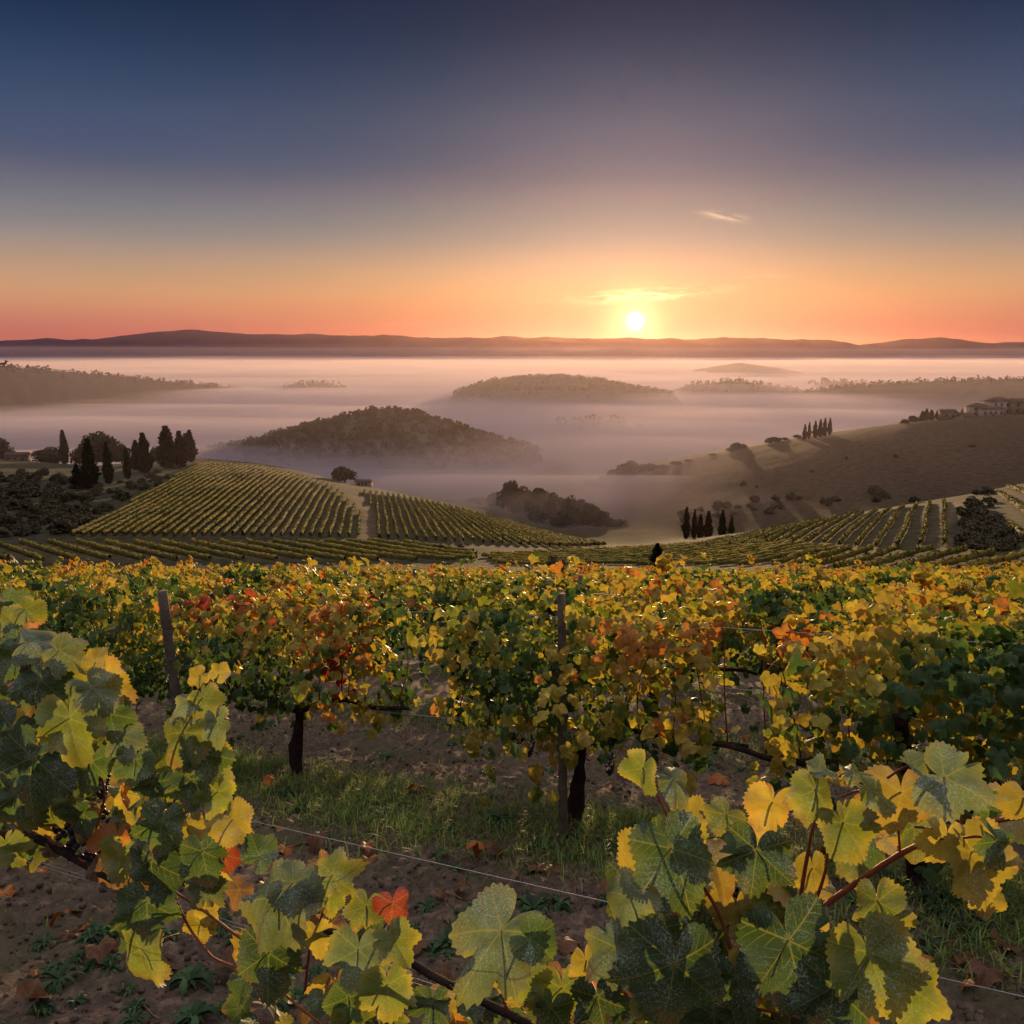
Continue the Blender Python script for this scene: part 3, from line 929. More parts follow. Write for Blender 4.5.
def leaf_mat(name, veins, frost, transl=0.42, mott=22.0):
    m, t = new_mat(name)
    out = t.n('ShaderNodeOutputMaterial'); p = t.n('ShaderNodeBsdfPrincipled'); tr = t.n('ShaderNodeBsdfTranslucent'); mx = t.n('ShaderNodeMixShader')
    at_ = t.n('ShaderNodeAttribute'); at_.attribute_name = 'Col'
    c = at_.outputs['Color']
    vec = t.n('ShaderNodeTexCoord').outputs['Object']
    nz = t.noise(vec, mott, 5, 0.65)
    vm = t.n('ShaderNodeVectorMath', operation='SCALE'); t.l(c, vm.inputs[0]); t.l(t.maprange(nz, .3, .7, .72, 1.28, False), vm.inputs['Scale'])
    c = vm.outputs[0]
    h = nz
    if veins:
        uv = t.n('ShaderNodeUVMap'); uv.uv_map = 'UVMap'
        sp = t.n('ShaderNodeSeparateXYZ'); t.l(uv.outputs[0], sp.inputs[0])
        u, v = sp.outputs[0], sp.outputs[1]
        th = t.m('ABSOLUTE', t.m('ARCTAN2', u, v)); r = t.m('SQRT', t.m('ADD', t.m('MULTIPLY', u, u), t.m('MULTIPLY', v, v)))
        best = None
        for deg in (0, 57, 120):
            d = t.m('MULTIPLY', t.m('ABSOLUTE', t.m('SINE', t.m('SUBTRACT', th, R(deg)))), r)
            best = d if best is None else t.m('MINIMUM', best, d)
        main = t.maprange(best, 0.004, 0.013, 1.0, 0.0)
        sec = t.m('SINE', t.m('MULTIPLY', t.m('SUBTRACT', r, t.m('MULTIPLY', best, 1.1)), 62.0))
        sec = t.m('MULTIPLY', t.maprange(sec, 0.86, 0.99), t.maprange(best, .005, .22, .75, 0.15))
        vein = t.m('MAXIMUM', main, sec)
        tint = t.mix(0.55, c, (0.30, 0.27, 0.07), 'MIX')
        c = t.mix(t.m('MULTIPLY', vein, 0.62), c, tint)
        uvv = uv.outputs[0]
        rim = t.m('MULTIPLY', t.maprange(r, .40, .62), t.maprange(t.noise(vec, 16, 5, .7), .52, .66))
        c = t.mix(t.m('MULTIPLY', rim, .75), c, (0.17, 0.085, 0.03))
        # brown spots and nibbled margins
        sp2 = t.maprange(t.noise(vec, 30, 3, .6), .69, .74)
        c = t.mix(t.m('MULTIPLY', sp2, .8), c, (0.14, 0.055, 0.022))
        h = t.m('ADD', t.m('MULTIPLY', vein, -0.6), t.m('MULTIPLY', t.noise(vec, 60, 4, .6), .7))
    tcol = t.n('ShaderNodeVectorMath', operation='MULTIPLY'); t.l(c, tcol.inputs[0]); tcol.inputs[1].default_value = (1.75, 1.78, 1.1)
    if frost:
        fz = t.m('MULTIPLY', t.maprange(t.noise(vec, 300, 5, .8), .49, .63), t.maprange(t.noise(vec, 13, 4, .6), .38, .60, .06, 1.0))
        c = t.mix(t.m('MULTIPLY', fz, frost), c, (0.50, 0.52, 0.47))
    t.l(c, p.inputs['Base Color']); t.l(tcol.outputs[0], tr.inputs[0])
    p.inputs['Roughness'].default_value = 0.52; p.inputs['Specular IOR Level'].default_value = 0.3 if frost else 0.16
    b = t.n('ShaderNodeBump'); b.inputs['Strength'].default_value = 0.5; b.inputs['Distance'].default_value = 0.003
    t.l(h, b.inputs['Height']); t.l(b.outputs[0], p.inputs['Normal'])
    mx.inputs[0].default_value = transl
    t.l(p.outputs[0], mx.inputs[1]); t.l(tr.outputs[0], mx.inputs[2]); t.l(mx.outputs[0], out.inputs[0])
    return m


M_LEAF_HERO = leaf_mat('vine_leaf_dewy', True, 1.0, 0.42)
M_LEAF = leaf_mat('vine_leaf', False, 0.0, 0.38)
M_BARK = simple_mat('vine_bark', srgb(62, 48, 40), 0.95, (18, 0.5, 1.5), 0.9, 40, 0.15)
M_CANE = simple_mat('vine_cane', srgb(128, 66, 42), 0.6, (25, 0.65, 1.3), 0.3, 60, 0.3)
M_POST = simple_mat('weathered_post_wood', srgb(104, 92, 76), 0.9, (9, 0.6, 1.35), 0.6, 30, 0.2)
M_WIRE = simple_mat('galvanised_wire', (0.34, 0.33, 0.33), 0.45, None, 0, 1, 0.5)
M_GRAPE = simple_mat('dark_grape_skin', (0.012, 0.010, 0.022), 0.4, (30, .6, 2.2), 0, 1, 0.45)


def frames(nrm, tipdir):
    """orthonormal right/along from wanted normals and tip directions"""
    nrm = nrm / np.linalg.norm(nrm, axis=1, keepdims=True)
    al = tipdir - nrm * np.sum(tipdir * nrm, 1, keepdims=True)
    al /= np.linalg.norm(al, axis=1, keepdims=True) + 1e-9
    return np.cross(al, nrm), al


def tube(pts, rad, nseg=6, jit=0.0, seed=0):
    """tapering tube along points"""
    pts = np.asarray(pts, float); rad = np.broadcast_to(rad, (len(pts),))
    g = np.random.default_rng(seed)
    t = np.gradient(pts, axis=0); t /= np.linalg.norm(t, axis=1, keepdims=True) + 1e-9
    ref = np.array([0.13, 0.21, 0.97]) if abs(t[:, 2]).mean() < .8 else np.array([0.97, 0.2, .1])
    a = np.cross(t, ref); a /= np.linalg.norm(a, axis=1, keepdims=True) + 1e-9
    b = np.cross(t, a)
    ang = np.linspace(0, 2 * math.pi, nseg, endpoint=False)
    rr = rad[:, None] * (1 + jit * g.normal(size=(len(pts), nseg)))
    V = pts[:, None, :] + rr[..., None] * (np.cos(ang)[None, :, None] * a[:, None, :] + np.sin(ang)[None, :, None] * b[:, None, :])
    V = V.reshape(-1, 3); n = len(pts)
    i = np.arange(n - 1)[:, None] * nseg; k = np.arange(nseg)[None, :]; k2 = (k + 1) % nseg
    F = np.stack([i + k, i + k2, i + nseg + k2, i + nseg + k], -1).reshape(-1, 4)
    V = np.concatenate([V, pts[:1], pts[-1:]]); c0, c1 = len(V) - 2, len(V) - 1
    kk = np.arange(nseg)
    caps = np.concatenate([np.stack([np.full(nseg, c0), (kk + 1) % nseg, kk], -1), np.stack([np.full(nseg, c1), (n - 1) * nseg + kk, (n - 1) * nseg + (kk + 1) % nseg], -1)])
    return V, F, caps


def merge(parts):
    V, Q, T3, off = [], [], [], 0
    for v, q, t3 in parts:
        V.append(v); Q.append(q + off); T3.append(t3 + off); off += len(v)
    return np.concatenate(V), [np.concatenate(Q), np.concatenate(T3)]


def smooth_path(pts, n):
    pts = np.asarray(pts, float)
    d = np.concatenate([[0], np.cumsum(np.linalg.norm(np.diff(pts, axis=0), axis=1))])
    q = np.linspace(0, d[-1], n)
    out = np.stack([np.interp(q, d, pts[:, k]) for k in range(pts.shape[1])], -1)
    for _ in range(max(1, n // 8)):
        out[1:-1] = .25 * out[:-2] + .5 * out[1:-1] + .25 * out[2:]
    return out


def grape_mesh(seed, n=46, r=0.0085, ln=0.13, link=False):
    g = np.random.default_rng(seed)
    import bmesh
    bm = bmesh.new(); bmesh.ops.create_icosphere(bm, subdivisions=2, radius=1.0)
    v = np.array([q.co[:] for q in bm.verts]); f = np.array([[q.index for q in p.verts] for p in bm.faces]); bm.free()
    V, F = [], []
    for i in range(n):
        t = g.random() ** .8
        rr = (1 - t) ** .6 * .036 + .004
        a = g.uniform(0, 6.28)
        V.append(v * r * g.uniform(.85, 1.12) + [rr * math.cos(a), rr * math.sin(a), -t * ln]); F.append(f + i * len(v))
    return mesh_obj('grape_bunch', np.concatenate(V), np.concatenate(F), M_GRAPE, link=False)


GRAPES = [grape_mesh(1), grape_mesh(2, 60, .009, .15)]
# ------------------------------------------------------------------ vines of the near field: a few variants, copied
SHEAR = 0.108            # the rows climb to the right: built into each vine
T_MID = leaf_template(26, [0.55, 1.0], 0)
T_LOW = leaf_template(14, [1.0], 0)


def canopy(seed, n, sz, weights, tmpl, half=1.32, z0=0.60, z1=1.56, thick=0.21, gap=0.25):
    g = np.random.default_rng(seed)
    m = n * 5
    x = g.uniform(-half, half, m); z = z0 + (z1 - z0) * g.beta(1.5, 1.1, m)
    y = g.normal(0, thick, m) * (0.65 + 0.5 * np.sin((z - z0) / (z1 - z0) * 2.6))
    # drooping and upright shoots break the outline
    for _ in range(9):
        k = g.integers(0, m, 26 * m // (n * 5) + 22)
        sx = g.uniform(-half, half); up = g.random() < .45
        t = g.random(len(k))
        x[k] = sx + g.normal(0, .07, len(k)) + t * g.normal(0, .18)
        y[k] = g.choice([-1, 1]) * (.1 + .28 * t) + g.normal(0, .05, len(k))
        z[k] = (z1 - .08 + .32 * t) if up else (z0 + .25 - .55 * t)
    dens = fbm(x * 1.7 + seed, y * 2.2, z * 2.3 + seed, 3)
    keep = np.where(dens > g.uniform(-gap * 2.6, gap, m))[0][:n]
    x, y, z = x[keep], y[keep], z[keep]; n = len(x)
    side = np.sign(y + 1e-6)
    nr = np.stack([g.normal(0, .36, n), side * g.uniform(.3, 1.1, n) + g.normal(0, .28, n), g.uniform(-.1, 1.0, n) + .35 * (z - z0)], -1)
    tip = np.stack([g.normal(0, .6, n), side * .4 + g.normal(0, .4, n), -np.abs(g.normal(.8, .5, n))], -1)
    rt, al = frames(nr, tip)
    # neighbouring leaves turn colour together; sunlit tops put in as yellower leaf colours
    names = list(weights); w = np.array([weights[k] for k in names], float); w /= w.sum()
    q = 0.5 + 0.55 * fbm(x * 1.5 + seed * 3.1, y * 1.5, z * 1.8, 2) + g.normal(0, .07, n) + .26 * ((z - z0) / (z1 - z0) - .5)
    rk = np.argsort(np.argsort(q)) / n
    kinds = [names[min(int(np.searchsorted(np.cumsum(w), r)), len(names) - 1)] for r in rk]
    size = sz * (.5 + .85 * g.random(n) ** 1.3)
    pos = np.stack([x, y, z + SHEAR * x], -1)
    V, F, Cc, uv = build_leaves(pos, size, rt, al, kinds, *tmpl, seed=seed)
    return mesh_obj('foliage', V, F, M_LEAF, cols=Cc, uvs=uv, smooth=len(tmpl[0]) > 20, link=False)


W_GREEN = dict(dark=40, green=30, lime=18, yellow=9, gold=3)
W_MIX = dict(dark=26, green=26, lime=22, yellow=18, gold=8, orange=2)
W_GOLD = dict(dark=17, green=18, lime=20, yellow=23, gold=14, orange=3)
W_FIRE = dict(dark=22, green=18, lime=14, yellow=16, gold=13, orange=11, red=5)


def trunk_mesh(seed, lean=(0, 0), fork=True, r=0.045, h=0.66):
    g = np.random.default_rng(seed)
    n = 11; t = np.linspace(0, 1, n)
    p = np.stack([lean[0] * t + .03 * np.sin(t * 5 + seed) * t, lean[1] * t + .025 * np.cos(t * 4 + seed) * t, -.06 + (h + .06) * t], -1)
    rad = r * (1.25 - .45 * t + .18 * np.sin(t * 9 + seed)); rad[0] *= 1.3; rad[-1] *= 1.25
    return merge([tube(p, rad, 9, .1, seed)])


def arms_mesh(seed, top, half=1.15):
    g = np.random.default_rng(seed); parts = []
    for s in (-1, 1):
        n = 12; t = np.linspace(0, 1, n)
        x = top[0] + s * half * t
        p = np.stack([x, top[1] * (1 - t) + .02 * np.sin(t * 8 + seed), top[2] - .05 + .12 * np.clip(t * 4, 0, 1) + .02 * np.sin(t * 11 + seed) + SHEAR * s * half * t], -1)
        parts.append(tube(p, .026 - .012 * t, 7, .1, seed + s))
    return merge(parts)


def cane_mesh(seed, x0, z0=0.72):
    g = np.random.default_rng(seed)
    h = g.uniform(.6, .95); sw = g.choice([-1, 1]) * g.uniform(.1, .35)
    p = smooth_path([(x0, 0, z0), (x0 + g.normal(0, .05), sw * .3, z0 + h * .5), (x0 + g.normal(0, .12), sw * .6, z0 + h), (x0 + g.normal(0, .25), sw * 1.2, z0 + h * .95)], 12)
    p[:, 2] += SHEAR * p[:, 0]
    return merge([tube(p, np.linspace(.006, .0025, 12), 5)])


def vine_proto(seed, weights, n, sz, tmpl, detail, lean=(0, 0), **kw):
    r = empty('grapevine')
    v, f = trunk_mesh(seed, lean, h=.66 if lean[1] > -.1 else 1.12)
    mesh_obj('trunk', v, f, M_BARK, r)
    v, f = arms_mesh(seed, (lean[0], lean[1], .66))
    mesh_obj('cordon', v, f, M_BARK, r)
    link_mesh('foliage', canopy(seed, n, sz, weights, tmpl, **kw), r)
    if detail:
        g = np.random.default_rng(seed)
        for i in range(11):
            v, f = cane_mesh(seed * 10 + i, -1 + i * .2 + g.normal(0, .08))
            mesh_obj('cane', v, f, M_CANE, r)
        for i in range(detail - 1):
            b = link_mesh('grape_bunch', GRAPES[i % 2], r, (g.uniform(-.9, .9), -.16 - .06 * g.random(), .62 + .1 * g.random()))
    return r


def copy_tree(o, parent=None):
    c = o.copy(); COL.objects.link(c); c.parent = parent
    for ch in list(o.children): copy_tree(ch, c)
    return c


used_proto = set()


def place(proto, x, y, z, rz, sc, label, cat, group):
    o = proto
    if id(proto) in used_proto: o = copy_tree(proto)
    used_proto.add(id(proto))
    o.location = (x, y, z); o.rotation_euler = (0, 0, rz); o.scale = sc if hasattr(sc, '__len__') else (sc,) * 3
    for k in ('label', 'category', 'group'):
        if k in o: del o[k]
    return tag(o, label, cat, group)


VG = 'grapevines in the near rows'
# second row, each vine its own
row2 = [
    (-9.7, W_GREEN, (0, 0), 'green leaved vine at the far left of the second row'),
    (-7.16, W_GREEN, (.03, 0), 'dark green vine with thin trunk left of the leaning grey post'),
    (-4.90, W_FIRE, (.02, 0), 'orange and red vine on the forked dark trunk right of the leaning post'),
    (-2.36, W_GOLD, (.0, .03), 'golden vine hanging over its wire beside the straight wooden post'),
    (-0.21, W_GOLD, (-.16, -.20), 'golden green vine on the tall leaning dark trunk at the right'),
    (2.2, W_MIX, (0, 0), 'yellow green vine at the right edge behind the foreground cane'),
]
for i, (a, w, lean, lab) in enumerate(row2):
    p = vine_proto(20 + i, w, 1350, .080, T_MID, 4 if i in (3, 4) else 2, lean, half=(.95 if i == 3 else .85 if i == 4 else 1.1), gap=.36, z0=.60, thick=.27)
    x, y, z = rowpos(1, a)
    place(p, x, y, z, ROW_RZ, 1.0, lab, 'grapevine', VG)
# the rows behind
protos_a = [vine_proto(40 + i, w, 1100, .088, T_MID, 0) for i, w in enumerate((W_GREEN, W_MIX, W_GOLD, W_GREEN, W_GOLD))]
protos_b = [vine_proto(60 + i, w, 800, .104, T_LOW, 0) for i, w in enumerate((W_GREEN, W_MIX, W_MIX, W_GOLD, W_MIX))]
g = np.random.default_rng(77)
nv = 0
POSTS = []
ROWLAB = {2: 'leafy autumn vine in the third row, just behind the golden front vines', 3: 'leafy autumn vine in the fourth row down the slope'}
for k in range(2, len(ROW_C)):
    a0 = g.uniform(0, 2.4)
    for j in range(-30, 30):
        a = a0 + 2.4 * j
        x, y, z = rowpos(k, a)
        if y < 3 or y > 41: continue
        px, py = project(x, y, z + 1.2)
        if not (-150 < px < 1180): continue
        near = y < 15
        pr = protos_a if near else protos_b
        q = fbm(x * .12, y * .12, 6.0, 2) + g.normal(0, .35)
        idx = int(np.clip((q + .8) / 1.6 * 5, 0, 4.99))
        lab = ROWLAB.get(k, 'small leafy autumn vine far down the near slope, green to gold')
        place(pr[idx], x, y, z, ROW_RZ, (1.02 * g.choice([-1, 1]) if False else 1.02, 1.0 * g.choice([-1, 1]), g.uniform(.93, 1.06) * (1.0 if k < 5 else .90)), lab, 'grapevine',
              VG if k > 3 else ('grapevines in the third row' if k == 2 else 'grapevines in the fourth row'))
        nv += 1
        if j % 3 == 0: POSTS.append((k, a + 1.2))
print('field vines', nv)


# ------------------------------------------------------------------ posts and wires
def post_mesh(h, r, seed, lean=(0, 0)):
    t = np.linspace(0, 1, 9)
    p = np.stack([lean[0] * t, lean[1] * t, -.15 + (h + .15) * t], -1)
    v, q, c = tube(p, r * (1.06 - .1 * t), 10, .03, seed)
    return merge([(v, q, c)])


def post(x, y, h, r, seed, label, lean=(0, 0), name='wooden_post', group='wooden posts along the vine rows'):
    v, f = post_mesh(h, r, seed, lean)
    o = mesh_obj(name, v, f, M_POST); o.location = (x, y, float(zn(y)))
    tag(o, label, 'post', group)
    return o


aa = np.linspace(-4, -1, 400); aa = aa[np.argmin([abs(project(*rowpos(1, q, -.24)[:2], rowpos(1, q, -.24)[2])[0] - 564) for q in aa])]
x, y, z = rowpos(1, float(aa), -.24)
post(x, y, 1.68, .029, 1, 'straight brown wooden post in front of the golden vine', (-.03, 0))
aa = np.linspace(-8, -3, 400); aa = aa[np.argmin([abs(project(*rowpos(1, q, -.46)[:2], rowpos(1, q, -.46)[2])[0] - 188) for q in aa])]
x, y, z = rowpos(1, float(aa), -.46)
post(x, y, 1.62, .040, 2, 'leaning grey wooden post at the left of the second row', (-.10, 0))
x, y, z = rowpos(1, 1.1, .05)
post(x, y, 1.5, .03, 4, 'wooden post behind the leaves at the right edge of the second row')
pm = [link_mesh('wooden_post', mesh_obj('wooden_post', *post_mesh(1.64, .035, 9 + i, (.02 * i - .02, 0)), M_POST, link=False)) for i in range(3)]
for i, (k, a) in enumerate(POSTS):
    x, y, z = rowpos(k, a)
    o = pm[i] if i < 3 else pm[i % 3].copy()
    if i >= 3: COL.objects.link(o)
    o.location = (x, y, z); tag(o, 'small weathered post standing among the far vine rows', 'post', 'posts in the far vine rows')


def wire(k, h, a0, a1, label, r=0.0016, sag=.02, dc=0.0):
    a = np.linspace(a0, a1, 40)
    p = np.array([rowpos(k, q, dc) for q in a]); p[:, 2] += h - sag * np.sin(np.linspace(0, math.pi * 6, 40)) ** 2
    v, q, c = tube(p, r, 5)
    o = mesh_obj('trellis_wire', v, [q, c], M_WIRE)
    tag(o, label, 'wire', 'trellis wires of the vine rows')


wire(0, 1.085, -9, 3, 'lower thin grey wire crossing the bottom left foreground', .0008, .0)
wire(0, 1.075, -9, 3, 'second thin wire running just beside the lower foreground wire', .0007, .0, .03)
wire(0, 1.385, -9, 3, 'upper thin grey wire at the lower right of the foreground', .0008, .0)
wire(1, .70, -14, 9, 'lowest wire of the second row carrying the vine arms', .003)
wire(1, 1.12, -14, 9, 'middle wire of the second row', .002)
wire(1, 1.5, -14, 9, 'top wire of the second row above the golden leaves', .002)
wire(2, .9, -14, 14, 'lower wire of the third row', .002)
wire(2, 1.4, -14, 14, 'upper wire of the third row', .0025)
# ------------------------------------------------------------------ the row right in front: three vines with leaves of their own
T_HEROES = [leaf_template(132, [0.16, 0.34, 0.52, 0.70, 0.86, 1.0], t_, d_) for t_, d_ in ((9.5, 1.0), (8.2, .45), (10.5, 1.35), (9.0, .75))]
ROW0_D = 1.60


def t_row(px, py, k=1.0):
    """point where a pixel's line of sight meets the plane of the front row (k < 1: leaning out towards the camera)"""
    s, m = ray(px, py); s, m = float(s), float(m)
    y = ROW0_D / (1 + .56 * s) * k
    return np.array([s * y, y, CAM_Z + m * y])


CAM_AX = np.array([[1, 0, 0], [0, SP, CP], [0, -CP, SP]])   # camera right, up, back in world


def hero_leaf(px, py, size, tip, kind, parent, depth=.95, pitch=None, yaw=None, seed=0, curl=1.0):
    """tip: direction of the leaf tip in the picture (degrees, 0 right, 90 up)"""
    g = np.random.default_rng(seed)
    c = t_row(px, py, depth)
    sz = size * np.linalg.norm(c - [0, 0, CAM_Z]) / FPX * 0.62
    pitch = g.normal(28, 16) if pitch is None else pitch      # how far its upper face looks at the sky
    yaw = g.normal(0, 24) if yaw is None else yaw
    n_cam = np.array([math.sin(R(yaw)), math.sin(R(pitch)), math.cos(R(yaw)) * math.cos(R(pitch))])
    t_cam = np.array([math.cos(R(tip)), math.sin(R(tip)), 0])
    n = n_cam @ CAM_AX; t = t_cam @ CAM_AX
    rt, al = frames(n[None], t[None])
    T, fan, quads = T_HEROES[seed % 4]
    origin = -al[0] * sz * .2
    V, F, Cc, uv = build_leaves(np.array([origin]), np.array([sz]), rt, al, [kind], T, fan, quads, seed=seed, curl=curl)
    o = mesh_obj('leaf', V, F, M_LEAF_HERO, parent, cols=Cc, uvs=uv)
    o.location = Vector(c) - parent.location
    # its stalk, running back from the joint
    back = -al[0] * .30 - rt[0] * g.normal(0, .25) - np.cross(rt[0], al[0]) * .55 + np.array([0, .5, -.25])
    q = smooth_path([origin, origin + back * sz * .35, origin + back * sz * .6 + np.array([0, .02, -.02])], 7)
    v, f, cc = tube(q, np.linspace(.0016, .0021, 7), 5)
    s = mesh_obj('stalk', v, [f, cc], M_CANE, o)
    return o


HV = 'grapevines in the front row'


def hero_vine(a, label):
    x, y = RN * ROW_C[0] + RT * a
    return tag(empty('grapevine', (float(x), float(y), float(zn(y)))), label, 'grapevine', HV)


VL = hero_vine(-3.3, 'foreground vine at the left with big dark and lime leaves and a hanging shoot')
VC = hero_vine(-1.35, 'low foreground vine at the bottom centre with large pale dewy leaves on the wire')
VR = hero_vine(0.62, 'foreground vine at the bottom right with big yellow green leaves and a long red cane')

RIGHT = [  # px, py, size, tip direction, colour, depth
    (640, 776, 66, 245, 'lime', .93, 5, -40), (679, 786, 62, 300, 'pale', .92, 45, 30), (692, 816, 62, 60, 'yellow', .95, 10, 0),
    (678, 866, 128, 284, 'green', .86, 24, 10), (640, 862, 84, 205, 'yellow', .93, 12, -20), (722, 820, 56, 235, 'lime', .94, 40, 0),
    (768, 812, 74, 238, 'gold', .93, 12, 12), (755, 864, 92, 262, 'green', .89, 20, -12), (622, 905, 82, 232, 'pale', .90, 35, -35),
    (606, 955, 92, 215, 'pale', .88, 38, -28), (648, 942, 84, 250, 'green', .92, 20, 0), (672, 985, 142, 262, 'dark', .84, 14, 0),
    (794, 962, 140, 280, 'dark', .84, 16, 6), (700, 945, 90, 300, 'dark', .96, 10, 20), (738, 922, 76, 275, 'yellow', .99, 8, 0),
    (814, 800, 74, 252, 'lime', .90, 26, 10), (850, 834, 84, 300, 'lime', .91, 18, -14), (900, 806, 92, 262, 'gold', .95, 12, 0),
    (878, 796, 66, 310, 'lime', .91, 48, 34), (958, 784, 92, 325, 'pale', .88, 34, -22), (978, 868, 104, 287, 'yellow', .90, 14, 6),
    (1004, 850, 72, 305, 'green', .88, 20, 30), (1022, 806, 50, 255, 'yellow', .93, 12, 0), (880, 914, 80, 292, 'lime', .89, 18, -42),
    (876, 972, 124, 288, 'lime', .87, 14, -8), (912, 1004, 96, 268, 'lime', .89, 10, 10), (832, 1004, 110, 262, 'dark', .85, 12, 0),
    (824, 772, 44, 8, 'pale', .93, 70, 0), (858, 772, 42, 350, 'lime', .93, 66, 0), (740, 990, 84, 285, 'dark', .93, 12, -14),
    (945, 846, 62, 255, 'yellow', .95, 10, 0), (812, 878, 62, 262, 'yellow', .98, 10, 20), (776, 905, 66, 300, 'lime', 1.0, 10, 0),
    (704, 905, 58, 262, 'yellow', 1.0, 10, 0), (916, 768, 46, 300, 'pale', .92, 62, 10), (960, 985, 0, 0, '', 0, 0, 0),
    (660, 1020, 80, 250, 'lime', .92, 10, 10), (715, 1028, 86, 272, 'dark', .92, 12, 0), (990, 905, 44, 262, 'yellow', .93, 12, 0),
]
CENTRE = [
    (488, 948, 150, 243, 'pale', .84, 42, -12), (538, 944, 70, 330, 'green', .86, 34, 24), (522, 990, 74, 250, 'lime', .92, 10, 0), (562, 1000, 78, 268, 'lime', .94, 12, 10),
    (588, 968, 50, 285, 'yellow', .95, 10, 0), (548, 1016, 60, 250, 'green', .92, 12, 0), (600, 1008, 74, 282, 'dark', .93, 12, 0),
    (268, 912, 118, 246, 'pale', .84, 30, -14), (302, 888, 76, 330, 'pale', .87, 36, 14), (268, 968, 98, 268, 'green', .87, 14, 6),
    (340, 872, 60, 20, 'lime', .92, 20, 0), (264, 850, 52, 60, 'green', .93, 24, -10), (364, 914, 54, 250, 'lime', .92, 14, 20),
    (392, 910, 48, 268, 'red', .93, 10, 10), (398, 946, 62, 300, 'lime', .90, 22, 10), (356, 962, 80, 258, 'pale', .90, 24, 16),
    (388, 996, 74, 275, 'lime', .90, 10, -6), (346, 1006, 60, 255, 'green', .92, 10, 0), (318, 940, 50, 280, 'yellow', .96, 8, 0), (330, 900, 44, 262, 'lime', .95, 20, 0),
    (430, 1012, 60, 262, 'green', .92, 16, 0), (352, 1026, 60, 270, 'lime', .92, 10, 10), (322, 862, 34, 95, 'dry', .95, 10, 0),
]
LEFT = [
    (150, 872, 84, 268, 'dark', .90, 10, -8), (147, 914, 82, 272, 'dark', .90, 8, 16), (140, 962, 84, 266, 'lime', .89, 6, -30), (160, 832, 76, 262, 'green', .91, 14, 0),
    (204, 862, 72, 280, 'green', .90, 16, 10), (208, 892, 54, 300, 'pale', .92, 16, 0), (238, 826, 64, 318, 'yellow', .93, 18, -10), (216, 800, 56, 262, 'lime', .94, 14, 0),
    (190, 790, 66, 262, 'green', .92, 20, 0), (207, 762, 64, 285, 'green', .93, 16, 20), (176, 742, 80, 240, 'lime', .90, 22, -8), (184, 704, 52, 225, 'pale', .92, 55, 0),
    (206, 704, 50, 300, 'lime', .93, 14, 0), (196, 678, 34, 215, 'yellow', .94, 12, 0), (221, 671, 30, 60, 'yellow', .94, 10, 0), (218, 728, 50, 280, 'pale', .93, 14, 30),
    (212, 752, 50, 290, 'yellow', .95, 8, 0), (124, 744, 56, 285, 'pale', .92, 30, 0), (134, 768, 54, 262, 'green', .92, 14, 0), (112, 722, 60, 290, 'green', .92, 18, 0),
    (36, 690, 82, 262, 'dark', .88, 18, 0), (12, 660, 72, 230, 'green', .90, 26, 0), (40, 640, 66, 20, 'pale', .92, 50, 0), (66, 654, 62, 330, 'lime', .92, 34, 0),
    (98, 694, 66, 310, 'pale', .90, 28, 16), (112, 684, 56, 310, 'gold', .93, 12, 0), (98, 658, 34, 60, 'yellow', .94, 10, 0), (72, 732, 98, 285, 'lime', .88, 16, 6),
    (30, 772, 98, 262, 'dark', .88, 12, 0), (6, 740, 78, 250, 'dark', .90, 14, 0), (18, 806, 80, 275, 'dark', .92, 10, 0), (10, 852, 50, 300, 'lime', .92, 14, 0),
    (48, 816, 62, 262, 'lime', .94, 10, 0), (60, 680, 66, 285, 'lime', .93, 20, 0), (30, 612, 40, 330, 'lime', .95, 14, 0), (5, 622, 48, 200, 'lime', .95, 24, 0),
    (16, 646, 58, 262, 'green', .93, 30, 0), (120, 862, 58, 262, 'lime', .95, 10, 0), (112, 846, 50, 250, 'orange', .97, 10, 0), (130, 886, 54, 275, 'dry', .96, 10, 0),
    (105, 875, 50, 262, 'dry', .97, 10, 0), (90, 770, 60, 262, 'green', .95, 12, 0), (60, 780, 60, 290, 'dark', .93, 14, 0), (150, 790, 56, 250, 'dark', .95, 14, 0),
    (84, 830, 40, 262, 'yellow', .98, 10, 0), (200, 930, 44, 262, 'yellow', .98, 10, 0), (226, 860, 40, 285, 'red', .98, 10, 0), (205, 915, 36, 262, 'yellow', .97, 10, 0),
]
k = 0
for lst, par in ((RIGHT, VR), (CENTRE, VC), (LEFT, VL)):
    for px, py, size, tip, kind, dep, pit, yw in lst:
        k += 1
        if not size: continue
        hero_leaf(px, py, size, tip, kind, par, dep, pit, yw, seed=500 + k)


def filler(par, polys, n, kinds, size, depth, seed):
    """the crowd of smaller leaves behind the big ones"""
    g = np.random.default_rng(seed); P_, S_ = [], []
    while len(P_) < n:
        poly = polys[g.integers(len(polys))]
        q = np.array(poly)
        px, py = g.uniform(q[:, 0].min(), q[:, 0].max()), g.uniform(q[:, 1].min(), q[:, 1].max())
        if not in_poly(px, py, poly): continue
        P_.append(t_row(px, py, g.uniform(*depth))); S_.append(size * g.uniform(.5, 1.25))
    P_, S_ = np.array(P_), np.array(S_)
    nr = g.normal(0, .5, (n, 3)) + np.array([0, -.6, .55]); tip = g.normal(0, .5, (n, 3)) + np.array([0, -.2, -.8])
    rt, al = frames(nr, tip)
    kk = [kinds[i] for i in g.integers(0, len(kinds), n)]
    T = leaf_template(56, [.3, .65, 1.0], 14)
    V, F, Cc, uv = build_leaves(P_ - np.array(par.location), S_, rt, al, kk, *T, seed=seed)
    mesh_obj('foliage', V, F, M_LEAF_HERO, par, cols=Cc, uvs=uv)


